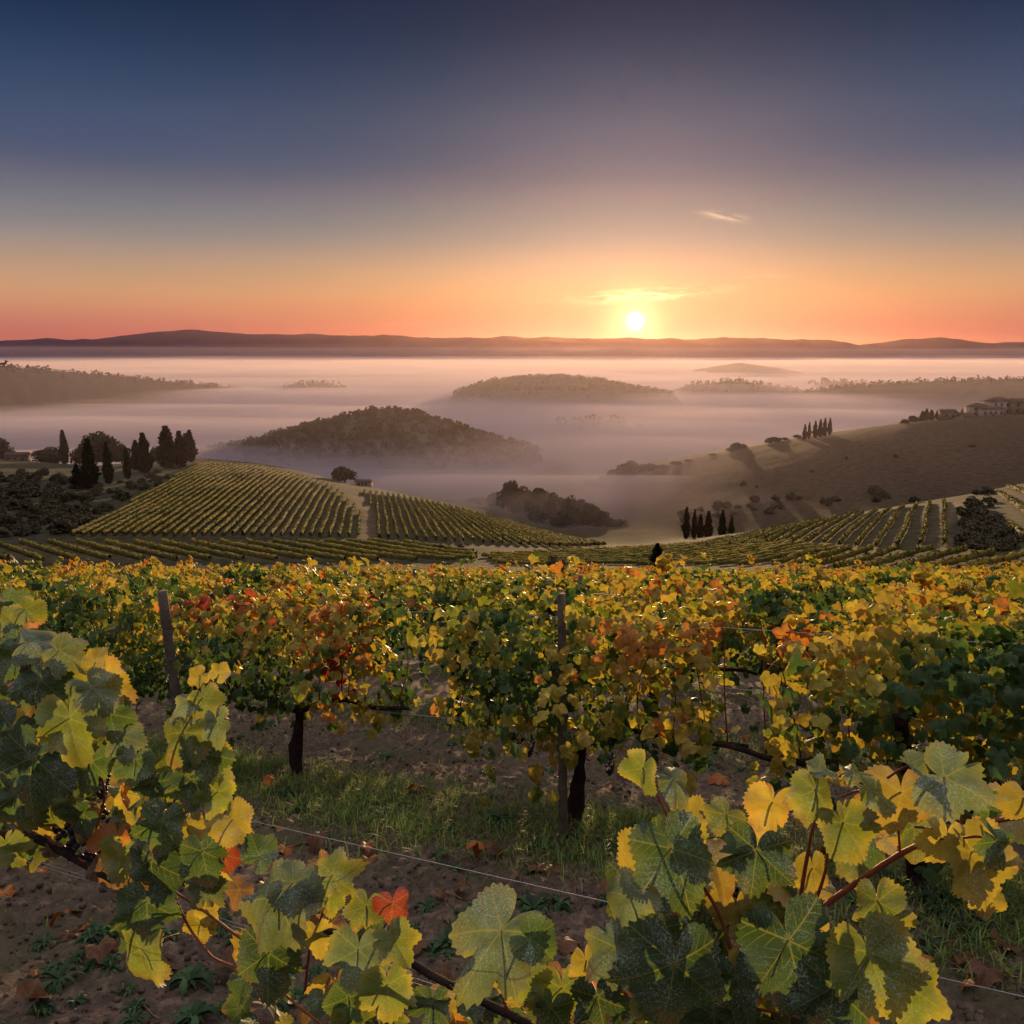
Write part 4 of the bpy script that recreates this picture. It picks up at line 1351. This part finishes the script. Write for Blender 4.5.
filler(VL, [[(-60, 590), (20, 600), (60, 650), (110, 690), (125, 770), (150, 810), (140, 850), (60, 850), (0, 850), (-60, 880)]], 230,
       ['dark', 'dark', 'green', 'green', 'lime', 'yellow', 'gold', 'orange', 'dry'], .085, (.96, 1.22), 31)
filler(VL, [[(128, 790), (170, 740), (215, 720), (225, 850), (175, 900), (150, 960), (130, 940)]], 46, ['dark', 'green', 'lime', 'yellow', 'pale'], .085, (.95, 1.06), 32)
filler(VC, [[(235, 890), (300, 870), (400, 930), (425, 1060), (240, 1060)], [(440, 985), (610, 970), (640, 1060), (440, 1060)]], 90,
       ['dark', 'green', 'lime', 'yellow', 'orange', 'dry', 'gold'], .080, (.97, 1.15), 33)
filler(VR, [[(640, 830), (740, 850), (800, 880), (850, 950), (860, 1060), (600, 1060), (610, 960)]], 120,
       ['dark', 'dark', 'green', 'lime', 'yellow', 'gold', 'orange'], .095, (.97, 1.2), 34)
filler(VR, [[(840, 800), (1060, 790), (1060, 840), (930, 850), (850, 870)]], 14, ['lime', 'yellow', 'green', 'gold'], .07, (.97, 1.1), 35)


def hero_cane(par, pts, r0, r1, mat=None, name='cane', seed=0, depth=.97):
    p = smooth_path(np.array([t_row(px, py, depth if len(q) == 0 else q[0]) for px, py, *q in pts]), 6 * len(pts)) - np.array(par.location)
    v, f, c = tube(p, np.linspace(r0, r1, len(p)), 8, .05, seed)
    mesh_obj(name, v, [f, c], mat or M_CANE, par)


hero_cane(VR, [(1060, 812), (1010, 818), (985, 822), (960, 828), (905, 850), (860, 880), (812, 915), (770, 950), (735, 990), (715, 1060)], .0036, .0062, seed=1)
hero_cane(VR, [(792, 935), (800, 905), (803, 880), (812, 830), (818, 812)], .0045, .0022, seed=2)
hero_cane(VR, [(800, 930), (818, 895), (826, 870), (828, 845)], .0035, .0018, seed=3)
hero_cane(VR, [(900, 852), (899, 836), (897, 815)], .0020, .0014, seed=4)
hero_cane(VR, [(961, 826), (960, 806), (958, 792)], .0022, .0015, seed=5)
hero_cane(VR, [(648, 776), (660, 800), (674, 832), (700, 880), (722, 918), (735, 965), (740, 1010)], .0018, .0040, seed=6)
hero_cane(VR, [(712, 985), (735, 968), (760, 940), (790, 925)], .0045, .0040, seed=7)
hero_cane(VR, [(730, 1008), (765, 1010), (800, 1018)], .0030, .0025, seed=8)
hero_cane(VL, [(60, 652), (78, 690), (95, 718), (120, 756), (142, 780), (165, 850)], .0028, .0042, seed=9)
hero_cane(VL, [(212, 676), (206, 700), (195, 735), (180, 775), (168, 830), (160, 880), (152, 930)], .0022, .0040, seed=10)
hero_cane(VL, [(86, 742), (100, 770), (106, 795), (90, 850)], .0028, .0030, seed=11)
hero_cane(VL, [(-60, 838), (0, 836), (25, 832), (60, 850), (90, 868), (130, 890), (175, 900)], .018, .006, M_BARK, 'cordon', seed=12)
hero_cane(VL, [(45, 835), (60, 850), (85, 862)], .0035, .003, seed=13)
hero_cane(VC, [(172, 892), (190, 930), (212, 958), (238, 968)], .0035, .003, seed=14)
hero_cane(VC, [(172, 890), (200, 908), (240, 938), (290, 965)], .0030, .0042, seed=15)
hero_cane(VC, [(240, 955), (290, 935), (340, 930), (385, 945), (430, 975), (520, 1020), (600, 1060)], .006, .010, M_BARK, 'cordon', seed=16)
hero_cane(VC, [(275, 985), (300, 1008), (335, 1034)], .0035, .003, seed=17)
hero_cane(VC, [(332, 890), (322, 915), (310, 945), (305, 990)], .0024, .0034, seed=18)
hero_cane(VC, [(490, 960), (500, 990), (515, 1030)], .0024, .0034, seed=19)
hero_cane(VC, [(392, 912), (380, 935), (372, 950)], .0020, .0024, seed=20)
for par, a, dx in ((VL, 0, 0), (VC, 0, 0), (VR, 0, 0)):
    v, f = trunk_mesh(int(par.location.x * 100) % 97, (0, 0), r=.042, h=.74)
    mesh_obj('trunk', v, f, M_BARK, par)
for par, px, py, d, s in ((VL, 66, 812, 1.0, 1.0), (VL, 84, 820, 1.0, 1.0), (VL, 98, 812, 1.02, .9), (VL, 100, 770, .98, .6), (VR, 742, 898, 1.02, .8), (VC, 300, 915, .99, .6)):
    b = link_mesh('grape_bunch', GRAPES[int(px) % 2], par, Vector(t_row(px, py, d)) - par.location); b.scale = (s,) * 3

# dark clusters in the right vine of the second row, fallen leaves on the soil
g = np.random.default_rng(91)
fl = [(285, 852, 'orange'), (318, 846, 'dry'), (478, 868, 'orange'), (492, 856, 'dry'), (140, 932, 'dry'), (100, 965, 'dry'), (30, 1010, 'dry'), (1004, 958, 'dry'), (985, 985, 'dry'),
      (62, 930, 'orange'), (205, 690 + 160, 'dry'), (745, 742, 'orange'), (280, 690, 'orange'), (262, 705, 'dry'), (545, 870, 'dry'), (420, 800, 'orange'), (610, 905, 'dry'), (20, 870, 'dry'), (5, 900, 'orange')]
T_FL = leaf_template(40, [.4, .75, 1.0], 12)
M_LEAF_DRY = leaf_mat('fallen_leaf_dry', True, 0.0, 0.12)
for i in range(150):
    if i < len(fl): px, py, kd = fl[i]
    else: px, py, kd = g.uniform(0, 1024), g.uniform(740, 1020), g.choice(['dry', 'dry', 'orange'])
    c = ground_at(px, py)
    if c[1] > 12: continue
    rt, al = frames(np.array([[g.normal(0, .3), g.normal(0, .3), 1.0]]), np.array([[g.normal(), g.normal(), 0]]))
    V, F, Cc, uv = build_leaves(np.zeros((1, 3)), np.array([g.uniform(.09, .16) if i < 40 else g.uniform(.05, .11)]), rt, al, [kd], *T_FL, seed=900 + i, curl=1.5)
    V[:, 2] -= V[:, 2].min() + .004
    o = mesh_obj('fallen_leaf', V, F, M_LEAF_DRY, cols=Cc * np.array([.75, .6, .6]), uvs=uv); o.location = c
    tag(o, 'curled brown fallen vine leaf lying on the bare soil', 'fallen leaf', 'fallen leaves on the soil')

# prunings and dry stalks lying on the soil
parts = []
for i in range(260):
    y = 1.5 + 8 * g.random() ** 1.3; x = g.uniform(-.72, .72) * (y + .4)
    a = g.uniform(0, 6.28); L = g.uniform(.05, .28); b = g.normal(0, .25)
    p = np.array([(x + t * L * math.cos(a + b * t), y + t * L * math.sin(a + b * t), 0) for t in (0, .35, .7, 1)])
    p[:, 2] = [float(gz(q[0], q[1])) + .006 + .02 * g.random() for q in p]
    parts.append(tube(p, np.linspace(.0032, .0016, 4) * g.uniform(.5, 1.3), 5))
v, f = merge(parts)
tag(mesh_obj('twigs', v, f, simple_mat('dry_twig', srgb(116, 92, 72), .9, (8, .5, 1.5))), 'thin dry twigs and stalks scattered over the soil', 'twigs', kind='stuff')
# ------------------------------------------------------------------ vine rows of the far vineyards: each row one thing
M_ROWLEAF = simple_mat('far_vine_foliage', (0.1, 0.1, 0.03), 0.9, (1.2, .6, 1.4), spec=0.1, attr=True)


def far_rows(poly, az, spacing, width, height, label, group, seed, ylim=(60, 600), gap=0.0, tone=1.0, base=None, quads=7):
    """parallel vine rows running along plan direction az (degrees from straight ahead, + right) inside a picture polygon laid onto the land"""
    g = np.random.default_rng(seed)
    poly = np.array(poly, float)
    # polygon densified and dropped on the terrain
    n = len(poly); pts = []
    for i in range(n):
        for t in np.linspace(0, 1, 6, endpoint=False):
            q = poly[i] * (1 - t) + poly[(i + 1) % n] * t
            h_ = hit(q[0], q[1], *ylim); pts.append((h_.x, h_.y))
    pts = np.array(pts)
    d = np.array([math.sin(R(az)), math.cos(R(az))]); nn = np.array([d[1], -d[0]])
    u = pts @ nn; w = pts @ d
    cnt = 0
    for k, uu in enumerate(np.arange(u.min() + spacing * .5, u.max(), spacing)):
        ww = np.arange(w.min(), w.max(), 0.9)
        P2 = uu * nn[None, :] + ww[:, None] * d[None, :]
        ins = in_poly(P2[:, 0], P2[:, 1], pts)
        if ins.sum() < 12: continue
        i0 = np.argmax(ins); i1 = len(ins) - np.argmax(ins[::-1])
        seg = ins.copy(); P2 = P2[i0:i1]; ins = ins[i0:i1]
        P2 = P2 + nn[None, :] * (.12 * np.sin(ww[i0:i1] / 9 + k))[:, None]
        z = tz(P2[:, 0], P2[:, 1])
        m = len(P2)
        hh = height * (1 + .08 * g.normal(size=m)); wd = width * (1 + .10 * g.normal(size=m))
        prof = [(-.45, .22), (-.5, .62), (-.28, .98), (.28, 1.0), (.5, .6), (.45, .22)]
        rings = np.stack([np.stack([P2[:, 0] + nn[0] * a_ * wd, P2[:, 1] + nn[1] * a_ * wd, z + b_ * hh], -1) for a_, b_ in prof], 1)
        rings += g.normal(0, .045, rings.shape)
        V = rings.reshape(-1, 3)
        F = grid_faces(m, 6)
        ok = (ins[:-1] & ins[1:])
        ok &= (g.random(m - 1) > gap)
        F = F.reshape(m - 1, 5, 4)[ok].reshape(-1, 4)
        if not len(F): continue
        # leaf clumps standing out of it
        nc = int(ins.sum() * quads)
        ii = g.choice(np.where(ins)[0], nc)
        cpos = np.stack([P2[ii, 0], P2[ii, 1], z[ii]], -1) + nn.tolist().__len__() * 0
        lat = g.uniform(-.55, .55, nc) * width; al = g.uniform(-.45, .45, nc)
        cpos = cpos + np.stack([nn[0] * lat + d[0] * al, nn[1] * lat + d[1] * al, height * g.uniform(.3, 1.12, nc)], -1)
        a_ = g.normal(size=(nc, 3)); a_ /= np.linalg.norm(a_, axis=1, keepdims=True)
        b_ = np.cross(a_, g.normal(size=(nc, 3))); b_ /= np.linalg.norm(b_, axis=1, keepdims=True)
        s_ = g.uniform(.07, .18, nc)[:, None]
        q = np.stack([cpos - a_ * s_ - b_ * s_, cpos + a_ * s_ - b_ * s_ * .8, cpos + a_ * s_ * .8 + b_ * s_, cpos - a_ * s_ + b_ * s_ * .8], 1).reshape(-1, 3)
        F2 = np.arange(len(q)).reshape(-1, 4) + len(V)
        # strip vertices that no face uses stay inside it
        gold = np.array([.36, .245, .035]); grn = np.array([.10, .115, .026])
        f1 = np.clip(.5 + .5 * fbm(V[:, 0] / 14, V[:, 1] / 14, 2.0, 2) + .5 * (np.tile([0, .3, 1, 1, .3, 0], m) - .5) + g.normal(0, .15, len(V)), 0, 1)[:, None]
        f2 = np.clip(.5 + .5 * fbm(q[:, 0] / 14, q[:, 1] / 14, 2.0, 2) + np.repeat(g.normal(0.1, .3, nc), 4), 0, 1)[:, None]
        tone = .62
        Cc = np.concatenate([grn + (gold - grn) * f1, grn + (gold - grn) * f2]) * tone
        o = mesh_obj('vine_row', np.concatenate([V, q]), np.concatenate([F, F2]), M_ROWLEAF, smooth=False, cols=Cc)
        tag(o, label, 'vine row', group)
        cnt += 1
    print(group, cnt)


far_rows(F_LEFT, -9.0, 2.45, 0.7, 1.3, 'long yellow green vine row on the broad left hill below the cypresses', 'vine rows on the left hill', 1, (200, 520), quads=12)
far_rows(F_MID, -9.0, 2.45, 0.7, 1.3, 'vine row on the slope between the pale track and the fog', 'vine rows right of the pale track', 2, (200, 520), quads=12)
far_rows(F_LOW, -50, 4.8, 0.7, 1.15, 'dark green slanting vine row in the strip below the left hill', 'slanting vine rows below the left hill', 3, (70, 260), quads=8)
far_rows(F_VALLEY, -62, 4.6, 0.5, 0.9, 'low yellow vine row in the hollow at the middle of the picture', 'vine rows in the middle hollow', 4, (70, 330), quads=8)
far_rows(F_RIGHT, 26, 3.0, 0.5, 1.1, 'yellow topped vine row climbing the right field beside the dirt track', 'vine rows on the right field', 5, (90, 300), quads=12)
far_rows(F_RLOW, 50, 4.4, 0.5, 0.95, 'short vine row in the lowest strip of the right field', 'vine rows at the foot of the right field', 6, (60, 160), quads=14)
far_rows(F_EDGE, 24, 4.0, 0.6, 1.15, 'vine row at the right edge beyond the hedge of bushes', 'vine rows beyond the hedge', 7, (80, 300), quads=12)

# ------------------------------------------------------------------ trees
M_CYP = simple_mat('cypress_foliage', srgb(42, 48, 32), 1.0, (.9, .55, 1.5), spec=0.05)
M_TREE = simple_mat('tree_foliage', srgb(54, 57, 36), 1.0, (.7, .5, 1.6), spec=0.05)
M_BUSH = simple_mat('bush_foliage', srgb(84, 78, 58), 1.0, (.9, .55, 1.5), spec=0.05)
M_TRUNK = simple_mat('tree_bark', srgb(70, 58, 48), 1.0, (6, .6, 1.4))


def cypress_meshes(seed, wob):
    """a spindle 1 m tall of unit scale: crown and trunk"""
    g = np.random.default_rng(seed); n = 1500
    t = g.random(n) ** .85
    rad = 0.088 * np.minimum(1, (t + .05) / .22) ** .6 * np.clip(1 - np.clip((t - .2) / .8, 0, 1) ** 1.6, 0.02, 1) * (1 + .18 * np.sin(t * 17 + seed) * wob)
    a = g.uniform(0, 6.283, n); r = rad * g.uniform(.45, 1.15, n) * (1 + .16 * np.sin(a * 3 + t * 9 + seed))
    c = np.stack([r * np.cos(a), r * np.sin(a), .04 + .96 * t], -1)
    s = .017 * g.uniform(.6, 1.4, n)[:, None]
    up = np.stack([np.cos(a) * .35, np.sin(a) * .35, np.ones(n)], -1) + g.normal(0, .25, (n, 3)); up /= np.linalg.norm(up, axis=1, keepdims=True)
    sd = np.cross(up, g.normal(size=(n, 3))); sd /= np.linalg.norm(sd, axis=1, keepdims=True)
    q = np.stack([c - sd * s - up * s, c + sd * s - up * s, c + sd * s * .5 + up * s * 2.2, c - sd * s * .5 + up * s * 2.2], 1).reshape(-1, 3)
    crown = mesh_obj('crown', q, np.arange(len(q)).reshape(-1, 4), M_CYP, smooth=False, link=False)
    z = np.linspace(-.05, .8, 8)
    v, f, cc = tube(np.stack([0 * z, 0 * z, z], -1), .022 * (1 - z), 7)
    return crown, mesh_obj('trunk', v, [f, cc], M_TRUNK, link=False)


CYP = [cypress_meshes(i + 1, [.6, 1.2, .9][i]) for i in range(3)]


def tree_meshes(seed, lobes, flat, mat, trunk=True, n=46, q_size=.045, low=.25):
    """broad crown about 1 m tall and 1 m wide of many leaf clumps, trunk with limbs"""
    g = np.random.default_rng(seed)
    c, r = [], []
    for i in range(lobes):
        a = g.uniform(0, 6.283); d = .33 * math.sqrt(g.random())
        h = low + (1 - low) * (.25 + .5 * g.random()) * (1 - .5 * (d / .33) ** 2 * flat)
        c.append((d * math.cos(a), d * math.sin(a), h)); q = g.uniform(.12, .22); r.append((q, q, q * .85))
    v, f = leaf_clumps(np.array(c), np.array(r), n, q_size, seed=seed)
    crown = mesh_obj('crown', v, f, mat, smooth=False, link=False)
    parts = [tube(np.array([(0, 0, -.06), (.01, 0, .15), (0, .01, .35), (.02, 0, .55)]), np.array([.045, .036, .028, .015]), 7)]
    for i in range(min(6, lobes)):
        parts.append(tube(smooth_path([(0, 0, .22), (c[i][0] * .5, c[i][1] * .5, .3 + c[i][2] * .15), c[i]], 7), np.linspace(.018, .005, 7), 5))
    return crown, mesh_obj('trunk', *merge(parts), M_TRUNK, link=False)


TREE = [tree_meshes(i + 20, 40, [.7, 1.0, .5][i], M_TREE, low=.0, n=60, q_size=.035) for i in range(3)]
BUSH = [tree_meshes(i + 30, 18, .9, M_BUSH, low=.0, n=70, q_size=.04) for i in range(4)]


def tree(kind, meshes, loc, h, w, label, cat, group, rz=0.0):
    o = empty(kind, loc, rz, (w, w, h))
    link_mesh('crown', meshes[0], o); link_mesh('trunk', meshes[1], o)
    return tag(o, label, cat, group)


def stand(kind, meshes, px, base, top, wpx, label, cat, group, y=None, unit_w=.20, seed=0):
    """a tree with its foot and tip on the lines of sight of (px, base) and (px, top)"""
    if y is None: p = hit(px, base)
    else:
        s = float(ray(px, base)[0]); p = Vector((s * y, y, float(tz(s * y, y))))
    t = at(px, top, p.y)
    h = max(t.z - p.z, .5)
    w = wpx * math.hypot(p.x, p.y) / FPX / unit_w
    p.z -= .02 * h
    return tree(kind, meshes, p, h * 1.02, w, label, cat, group, seed * 1.3)


CG = 'cypresses on the left hilltop'
cy = [(65, 464, 431, 8, 'slim cypress standing alone leftmost on the hilltop'), (91, 489, 440, 14, 'tallest dark cypress in front of the round oak'), (109, 484, 443, 9, 'slim cypress right of the tallest one'),
      (128, 479, 448, 7, 'thin short cypress between the slim one and the wide pair'), (145, 473, 434, 14, 'left front cypress of the wide middle pair'), (137, 470, 441, 11, 'smaller cypress leaning against the left of the wide pair'),
      (168, 468, 427, 18, 'broad pointed cypress starting the right hand group of the hilltop'), (181, 467, 432, 13, 'middle cypress of the right hand hilltop group'), (191, 462, 431, 11, 'last cypress at the right end of the hilltop group'), (187, 461, 434, 10, 'narrow cypress squeezed behind the end of the hilltop group'),
      (78, 489, 465, 11, 'low bushy cypress at the left of the tallest one')]
for i, (px, b, t, w, lab) in enumerate(cy): stand('cypress_tree', CYP[i % 3], px, b, t, w, lab, 'cypress', CG, seed=i)
cy2 = [(686, 536, 508, 7.5, 'tallest cypress at the left of the misty valley group'), (694, 537, 510, 6, 'thin second cypress of the misty valley group'), (700, 536, 515, 7, 'short third cypress of the misty valley group'),
       (708, 536, 512, 9, 'thick fourth cypress of the misty valley group'), (722, 535, 511, 8, 'cypress standing apart right in the misty valley group'), (731, 535, 516, 6, 'faint last cypress of the misty valley group')]
for i, (px, b, t, w, lab) in enumerate(cy2): stand('cypress_tree', CYP[(i + 1) % 3], px, b, t, w, lab, 'cypress', 'cypresses in the misty valley', y=318, seed=i)
stand('cypress_tree', CYP[1], 657, 566, 544, 14, 'small broad cypress just beyond the near vines, right of centre', 'cypress', None)
cy3 = [(804.6, 437, 424.5, 4.2, 'leftmost thin cypress of the row on the right hill crest'), (809, 436, 422.5, 3.6, 'second thin cypress of the row on the right hill crest'), (815, 435, 421, 4.6, 'third cypress of the row on the right hill crest'),
       (820, 434.5, 419.5, 4.6, 'middle cypress of the dense clump on the right hill crest'), (824.5, 434, 418.5, 4.6, 'tallest cypress of the clump on the right hill crest'), (829.5, 432.5, 418.5, 4.4, 'rightmost cypress of the row on the right hill crest')]
for i, (px, b, t, w, lab) in enumerate(cy3): stand('cypress_tree', CYP[i % 3], px, b, t, w, lab, 'cypress', 'cypresses on the right hill crest', y=552, seed=i)
for i, (px, b, t, w) in enumerate([(922, 421, 411, 5), (926, 421, 409, 5), (931, 420, 410, 6), (937, 419.5, 410, 4), (963, 417, 408.5, 5), (968, 417, 411, 6)]):
    stand('cypress_tree', CYP[i % 3], px, b, t, w, 'small dark cypress beside the houses on the right hill crest', 'cypress', 'cypresses beside the right hill houses', y=541, seed=i)

TG = 'broad trees on the left hilltop'
for i, (px, b, t, w, lab) in enumerate([(104, 462, 424, 36, 'big round oak on the left hilltop above the cypresses'), (0, 470, 433, 26, 'dark round tree cut by the left edge of the picture'), (50, 468, 444, 26, 'low wide tree between the houses and the lone cypress'),
                                        (80, 466, 440, 18, 'small tree left of the big round oak'), (157, 468, 444, 16, 'small loose tree between the two cypress groups'), (122, 466, 442, 18, 'low tree right of the big round oak')]):
    stand('broadleaf_tree', TREE[i % 3], px, b, t, w, lab, 'tree', TG, unit_w=.86, seed=i, y=462)
stand('broadleaf_tree', TREE[0], 345, 485, 463, 23, 'round dark tree alone on the crest of the left vineyard', 'tree', None, unit_w=.86, y=450)
for i, (px, t, w, y) in enumerate([(499, 490, 24, 470), (511, 475, 27, 440), (522, 482, 22, 450), (533, 481, 27, 430), (543, 485, 22, 440), (553, 488, 24, 415), (563, 491, 22, 420), (571, 491, 26, 400), (582, 496, 24, 405),
                                   (590, 500, 26, 390), (600, 508, 26, 385), (478, 497, 24, 480), (612, 518, 30, 380), (562, 508, 26, 385), (540, 502, 26, 400)]):
    stand('broadleaf_tree', TREE[i % 3], px, 520, t, w, 'rounded tree in the dark copse half drowned in fog, middle of the picture', 'tree', 'trees of the copse in the fog', y=y, unit_w=.86, seed=i)
for i, (px, t, w) in enumerate([(616, 467, 20), (622, 461, 18), (630, 458, 20), (640, 462, 18), (650, 462, 16), (662, 464, 14), (676, 460, 12), (688, 459, 10), (604, 474, 18), (592, 478, 16), (735, 441, 12), (741, 443, 9), (729, 446, 9), (712, 453, 9), (773, 436, 14), (768, 438, 9), (783, 437, 8), (795, 434, 8), (612, 466, 14)]):
    stand('broadleaf_tree', TREE[i % 3], px, 475, t, w, 'small tree on the crest of the right hill where it sinks in fog', 'tree', 'small trees on the right hill crest', y=575, unit_w=.86, seed=i)
for i, (px, t, w) in enumerate([(915, 414, 12), (948, 411, 7), (975, 409, 8), (955, 411, 8), (1018, 409, 14), (1034, 405, 18), (985, 412, 10), (905, 418, 9), (1003, 415, 9)]):
    stand('broadleaf_tree', TREE[i % 3], px, 424, t, w, 'small tree around the houses on the right hill crest', 'tree', 'trees around the right hill houses', y=538, unit_w=.86, seed=i)

g = np.random.default_rng(15)


def bushes(poly, n, hrange, label, group, ylim, seed):
    g = np.random.default_rng(seed); poly = np.array(poly, float); c = 0
    while c < n:
        px, py = g.uniform(poly[:, 0].min(), poly[:, 0].max()), g.uniform(poly[:, 1].min(), poly[:, 1].max())
        if not in_poly(px, py, poly): continue
        p = hit(px, py, *ylim); h = g.uniform(*hrange); p.z -= .08 * h
        tree('bush', BUSH[c % 4], p, h, h * g.uniform(1.1, 1.8), label, 'bush', group, g.uniform(0, 6)); c += 1


bushes([(-30, 476), (60, 474), (130, 482), (170, 476), (120, 505), (62, 534), (-30, 540)], 190, (1.4, 5.0), 'rounded scrub bush on the rough slope under the left cypresses', 'scrub bushes on the left slope', (200, 470), 3)
bushes([(150, 470), (198, 466), (160, 488), (120, 500)], 14, (1.2, 3), 'low bush on the bank between cypresses and left vineyard', 'bushes on the bank above the left vineyard', (200, 480), 4)
bushes([(958, 520), (975, 494), (988, 490), (996, 512), (1010, 540), (1030, 556), (985, 552), (962, 548)], 64, (1.3, 3.0), 'dusky bush in the hedge that divides the right vineyards', 'hedge bushes in the right vineyards', (80, 260), 5)
bushes([(905, 498), (935, 490), (940, 499), (915, 505)], 6, (2, 4), 'bush behind the top of the right field', 'bushes behind the right field', (100, 330), 6)
bushes([(395, 548), (460, 546), (480, 551), (430, 556)], 8, (1, 2.2), 'low bush where the left fields meet in the hollow', 'bushes in the hollow', (100, 330), 7)
bushes([(680, 528), (770, 514), (900, 500), (905, 492), (760, 500), (680, 515)], 26, (2, 5), 'hazy bush low on the flank of the right hill', 'bushes at the foot of the right hill', (330, 560), 8)
bushes([(720, 470), (850, 440), (960, 430), (1010, 440), (860, 480), (740, 490)], 6, (1.5, 3.5), 'small dark bush scattered on the open face of the right hill', 'bushes on the right hill', (330, 560), 9)
p = ground_at(886, 618)
for px, py, h, w, lab in ((886, 585, 1.75, 1.9, 'dark green round bush rising among the near vines at the right'), (552, 568, 2.3, 1.6, 'dark bush rising above the far near rows at the centre')):
    s, m = ray(px, py); yy_ = 15.5 if px > 800 else 30.0
    xx_ = float(s) * yy_
    tree('bush', BUSH[1], (xx_, yy_, float(zn(yy_))), h, w, lab, 'bush', None)

# ------------------------------------------------------------------ houses
M_PLASTER = simple_mat('pale_plaster', srgb(152, 136, 122), 0.95, (.6, .8, 1.15))
M_STONE = simple_mat('house_stone', srgb(104, 90, 76), 0.95, (1.1, .7, 1.25))
M_TILE = simple_mat('terracotta_tiles', srgb(66, 50, 44), 0.9, (1.5, .7, 1.3), .5, 6)
M_GLASS = simple_mat('dark_window', (0.03, 0.03, 0.035), 0.25, None, 0, 1, .5)
M_SHUT = simple_mat('brown_shutter', srgb(92, 66, 50), .8)


def boxv(x0, x1, y0, y1, z0, z1):
    v = np.array([(x, y, z) for z in (z0, z1) for x, y in ((x0, y0), (x1, y0), (x1, y1), (x0, y1))], float)
    f = np.array([(3, 2, 1, 0), (4, 5, 6, 7), (0, 1, 5, 4), (1, 2, 6, 5), (2, 3, 7, 6), (3, 0, 4, 7)])
    return v, f


def house(name, loc, w, d, h, rz, label, wallmat, hip=True, floors=2, cols=4, chimney=True, cat='house', group=None, rise=.2):
    r = empty(name, loc, rz); tag(r, label, cat, group)
    v, f = boxv(-w / 2, w / 2, -d / 2, d / 2, -1.5, h); mesh_obj('wall', v, f, wallmat, r, smooth=False)
    e = .5; rh = rise * d; k = d / 2 if hip else 0
    rv = np.array([(-w / 2 - e, -d / 2 - e, h), (w / 2 + e, -d / 2 - e, h), (w / 2 + e, d / 2 + e, h), (-w / 2 - e, d / 2 + e, h), (-w / 2 - e, -d / 2 - e, h + .2), (w / 2 + e, -d / 2 - e, h + .2), (w / 2 + e, d / 2 + e, h + .2), (-w / 2 - e, d / 2 + e, h + .2),
                   (-w / 2 + k - (0 if hip else e), 0, h + .2 + rh), (w / 2 - k + (0 if hip else e), 0, h + .2 + rh)])
    f4 = np.array([(3, 2, 1, 0), (0, 1, 5, 4), (1, 2, 6, 5), (2, 3, 7, 6), (3, 0, 4, 7), (4, 5, 9, 8), (6, 7, 8, 9)]); f3 = np.array([(7, 4, 8), (5, 6, 9)])
    rf = mesh_obj('roof', rv, [f4, f3], M_TILE, r, smooth=False)
    if chimney:
        v, f = boxv(-.45, .45, -.35, .35, 0, 1.7); c = mesh_obj('chimney', v, f, wallmat, rf, smooth=False); c.location = (w * .18, -d * .12, h + rh * .45)
    for side in (-1, 1):
        for fl in range(floors):
            for q in range(cols):
                x = -w / 2 + w * (q + .5) / cols; zc = h * (fl + .3) / floors
                hh = min(1.7, h / floors * .52)
                v, f = boxv(-.5, .5, -.05, .05, 0, hh); o = mesh_obj('window', v, f, M_GLASS, r, smooth=False); o.location = (x, side * (d / 2 + .02), zc)
                v, f = boxv(-.1, .1, -.04, .04, 0, hh)
                for sx in (-.62, .62):
                    s = mesh_obj('shutter', v, f, M_SHUT, o, smooth=False); s.location = (sx, side * .03, 0)
                v, f = boxv(-.6, .6, -.08, .08, -.14, -.02); mesh_obj('sill', v, f, M_STONE, o, smooth=False)
    v, f = boxv(-.6, .6, -.05, .05, 0, 2.2); o = mesh_obj('door', v, f, M_SHUT, r, smooth=False); o.location = (w / cols * (.5 if cols % 2 else 0), -d / 2 - .03, -.2)
    return r


def on_land(px, py, y):
    s = float(ray(px, py)[0]); return Vector((s * y, y, float(tz(s * y, y))))


HG = 'houses of the hamlet on the right hill'
def at_top(px, top, y, h):
    p = on_land(px, top, y); p.z = max(p.z, at(px, top, y).z - h); return p
house('villa', at_top(998, 402.5, 532, 9.5), 15, 12, 7.6, R(8), 'tall hip roofed villa block topping the right hill', M_PLASTER, True, 2, 4, True, 'villa', HG)
house('farmhouse', at_top(977, 409.5, 530, 7.5), 11, 9, 5.6, R(4), 'lower pale house joined to the left of the tall villa', M_PLASTER, True, 2, 3, False, 'house', HG)
house('farmhouse', at_top(1024, 408.5, 525, 8), 16, 11, 6.2, R(-6), 'long dark roofed farmhouse right of the tall villa', M_STONE, False, 2, 4, True, 'house', HG)
house('farmhouse', at_top(990, 416, 522, 5.5), 13, 6, 4.0, R(3), 'low pale wing below the tall villa', M_PLASTER, False, 1, 4, False, 'house', HG)
house('cottage', at_top(947.5, 413, 532, 6), 8, 7, 4.4, R(-5), 'small gabled cottage left of the villa on the right hill', M_STONE, False, 1, 2, False, 'cottage', HG)
house('farmhouse', at_top(17, 452, 455, 5), 10, 7, 3.4, R(10), 'low grey roofed farmhouse half hidden on the left hilltop', M_STONE, False, 1, 3, False, 'house')
house('shed', at_top(364, 481.5, 447, 3.6), 7.5, 5, 2.3, R(-12), 'small pale shed beside the round tree on the left crest', M_PLASTER, False, 1, 2, False, 'shed')
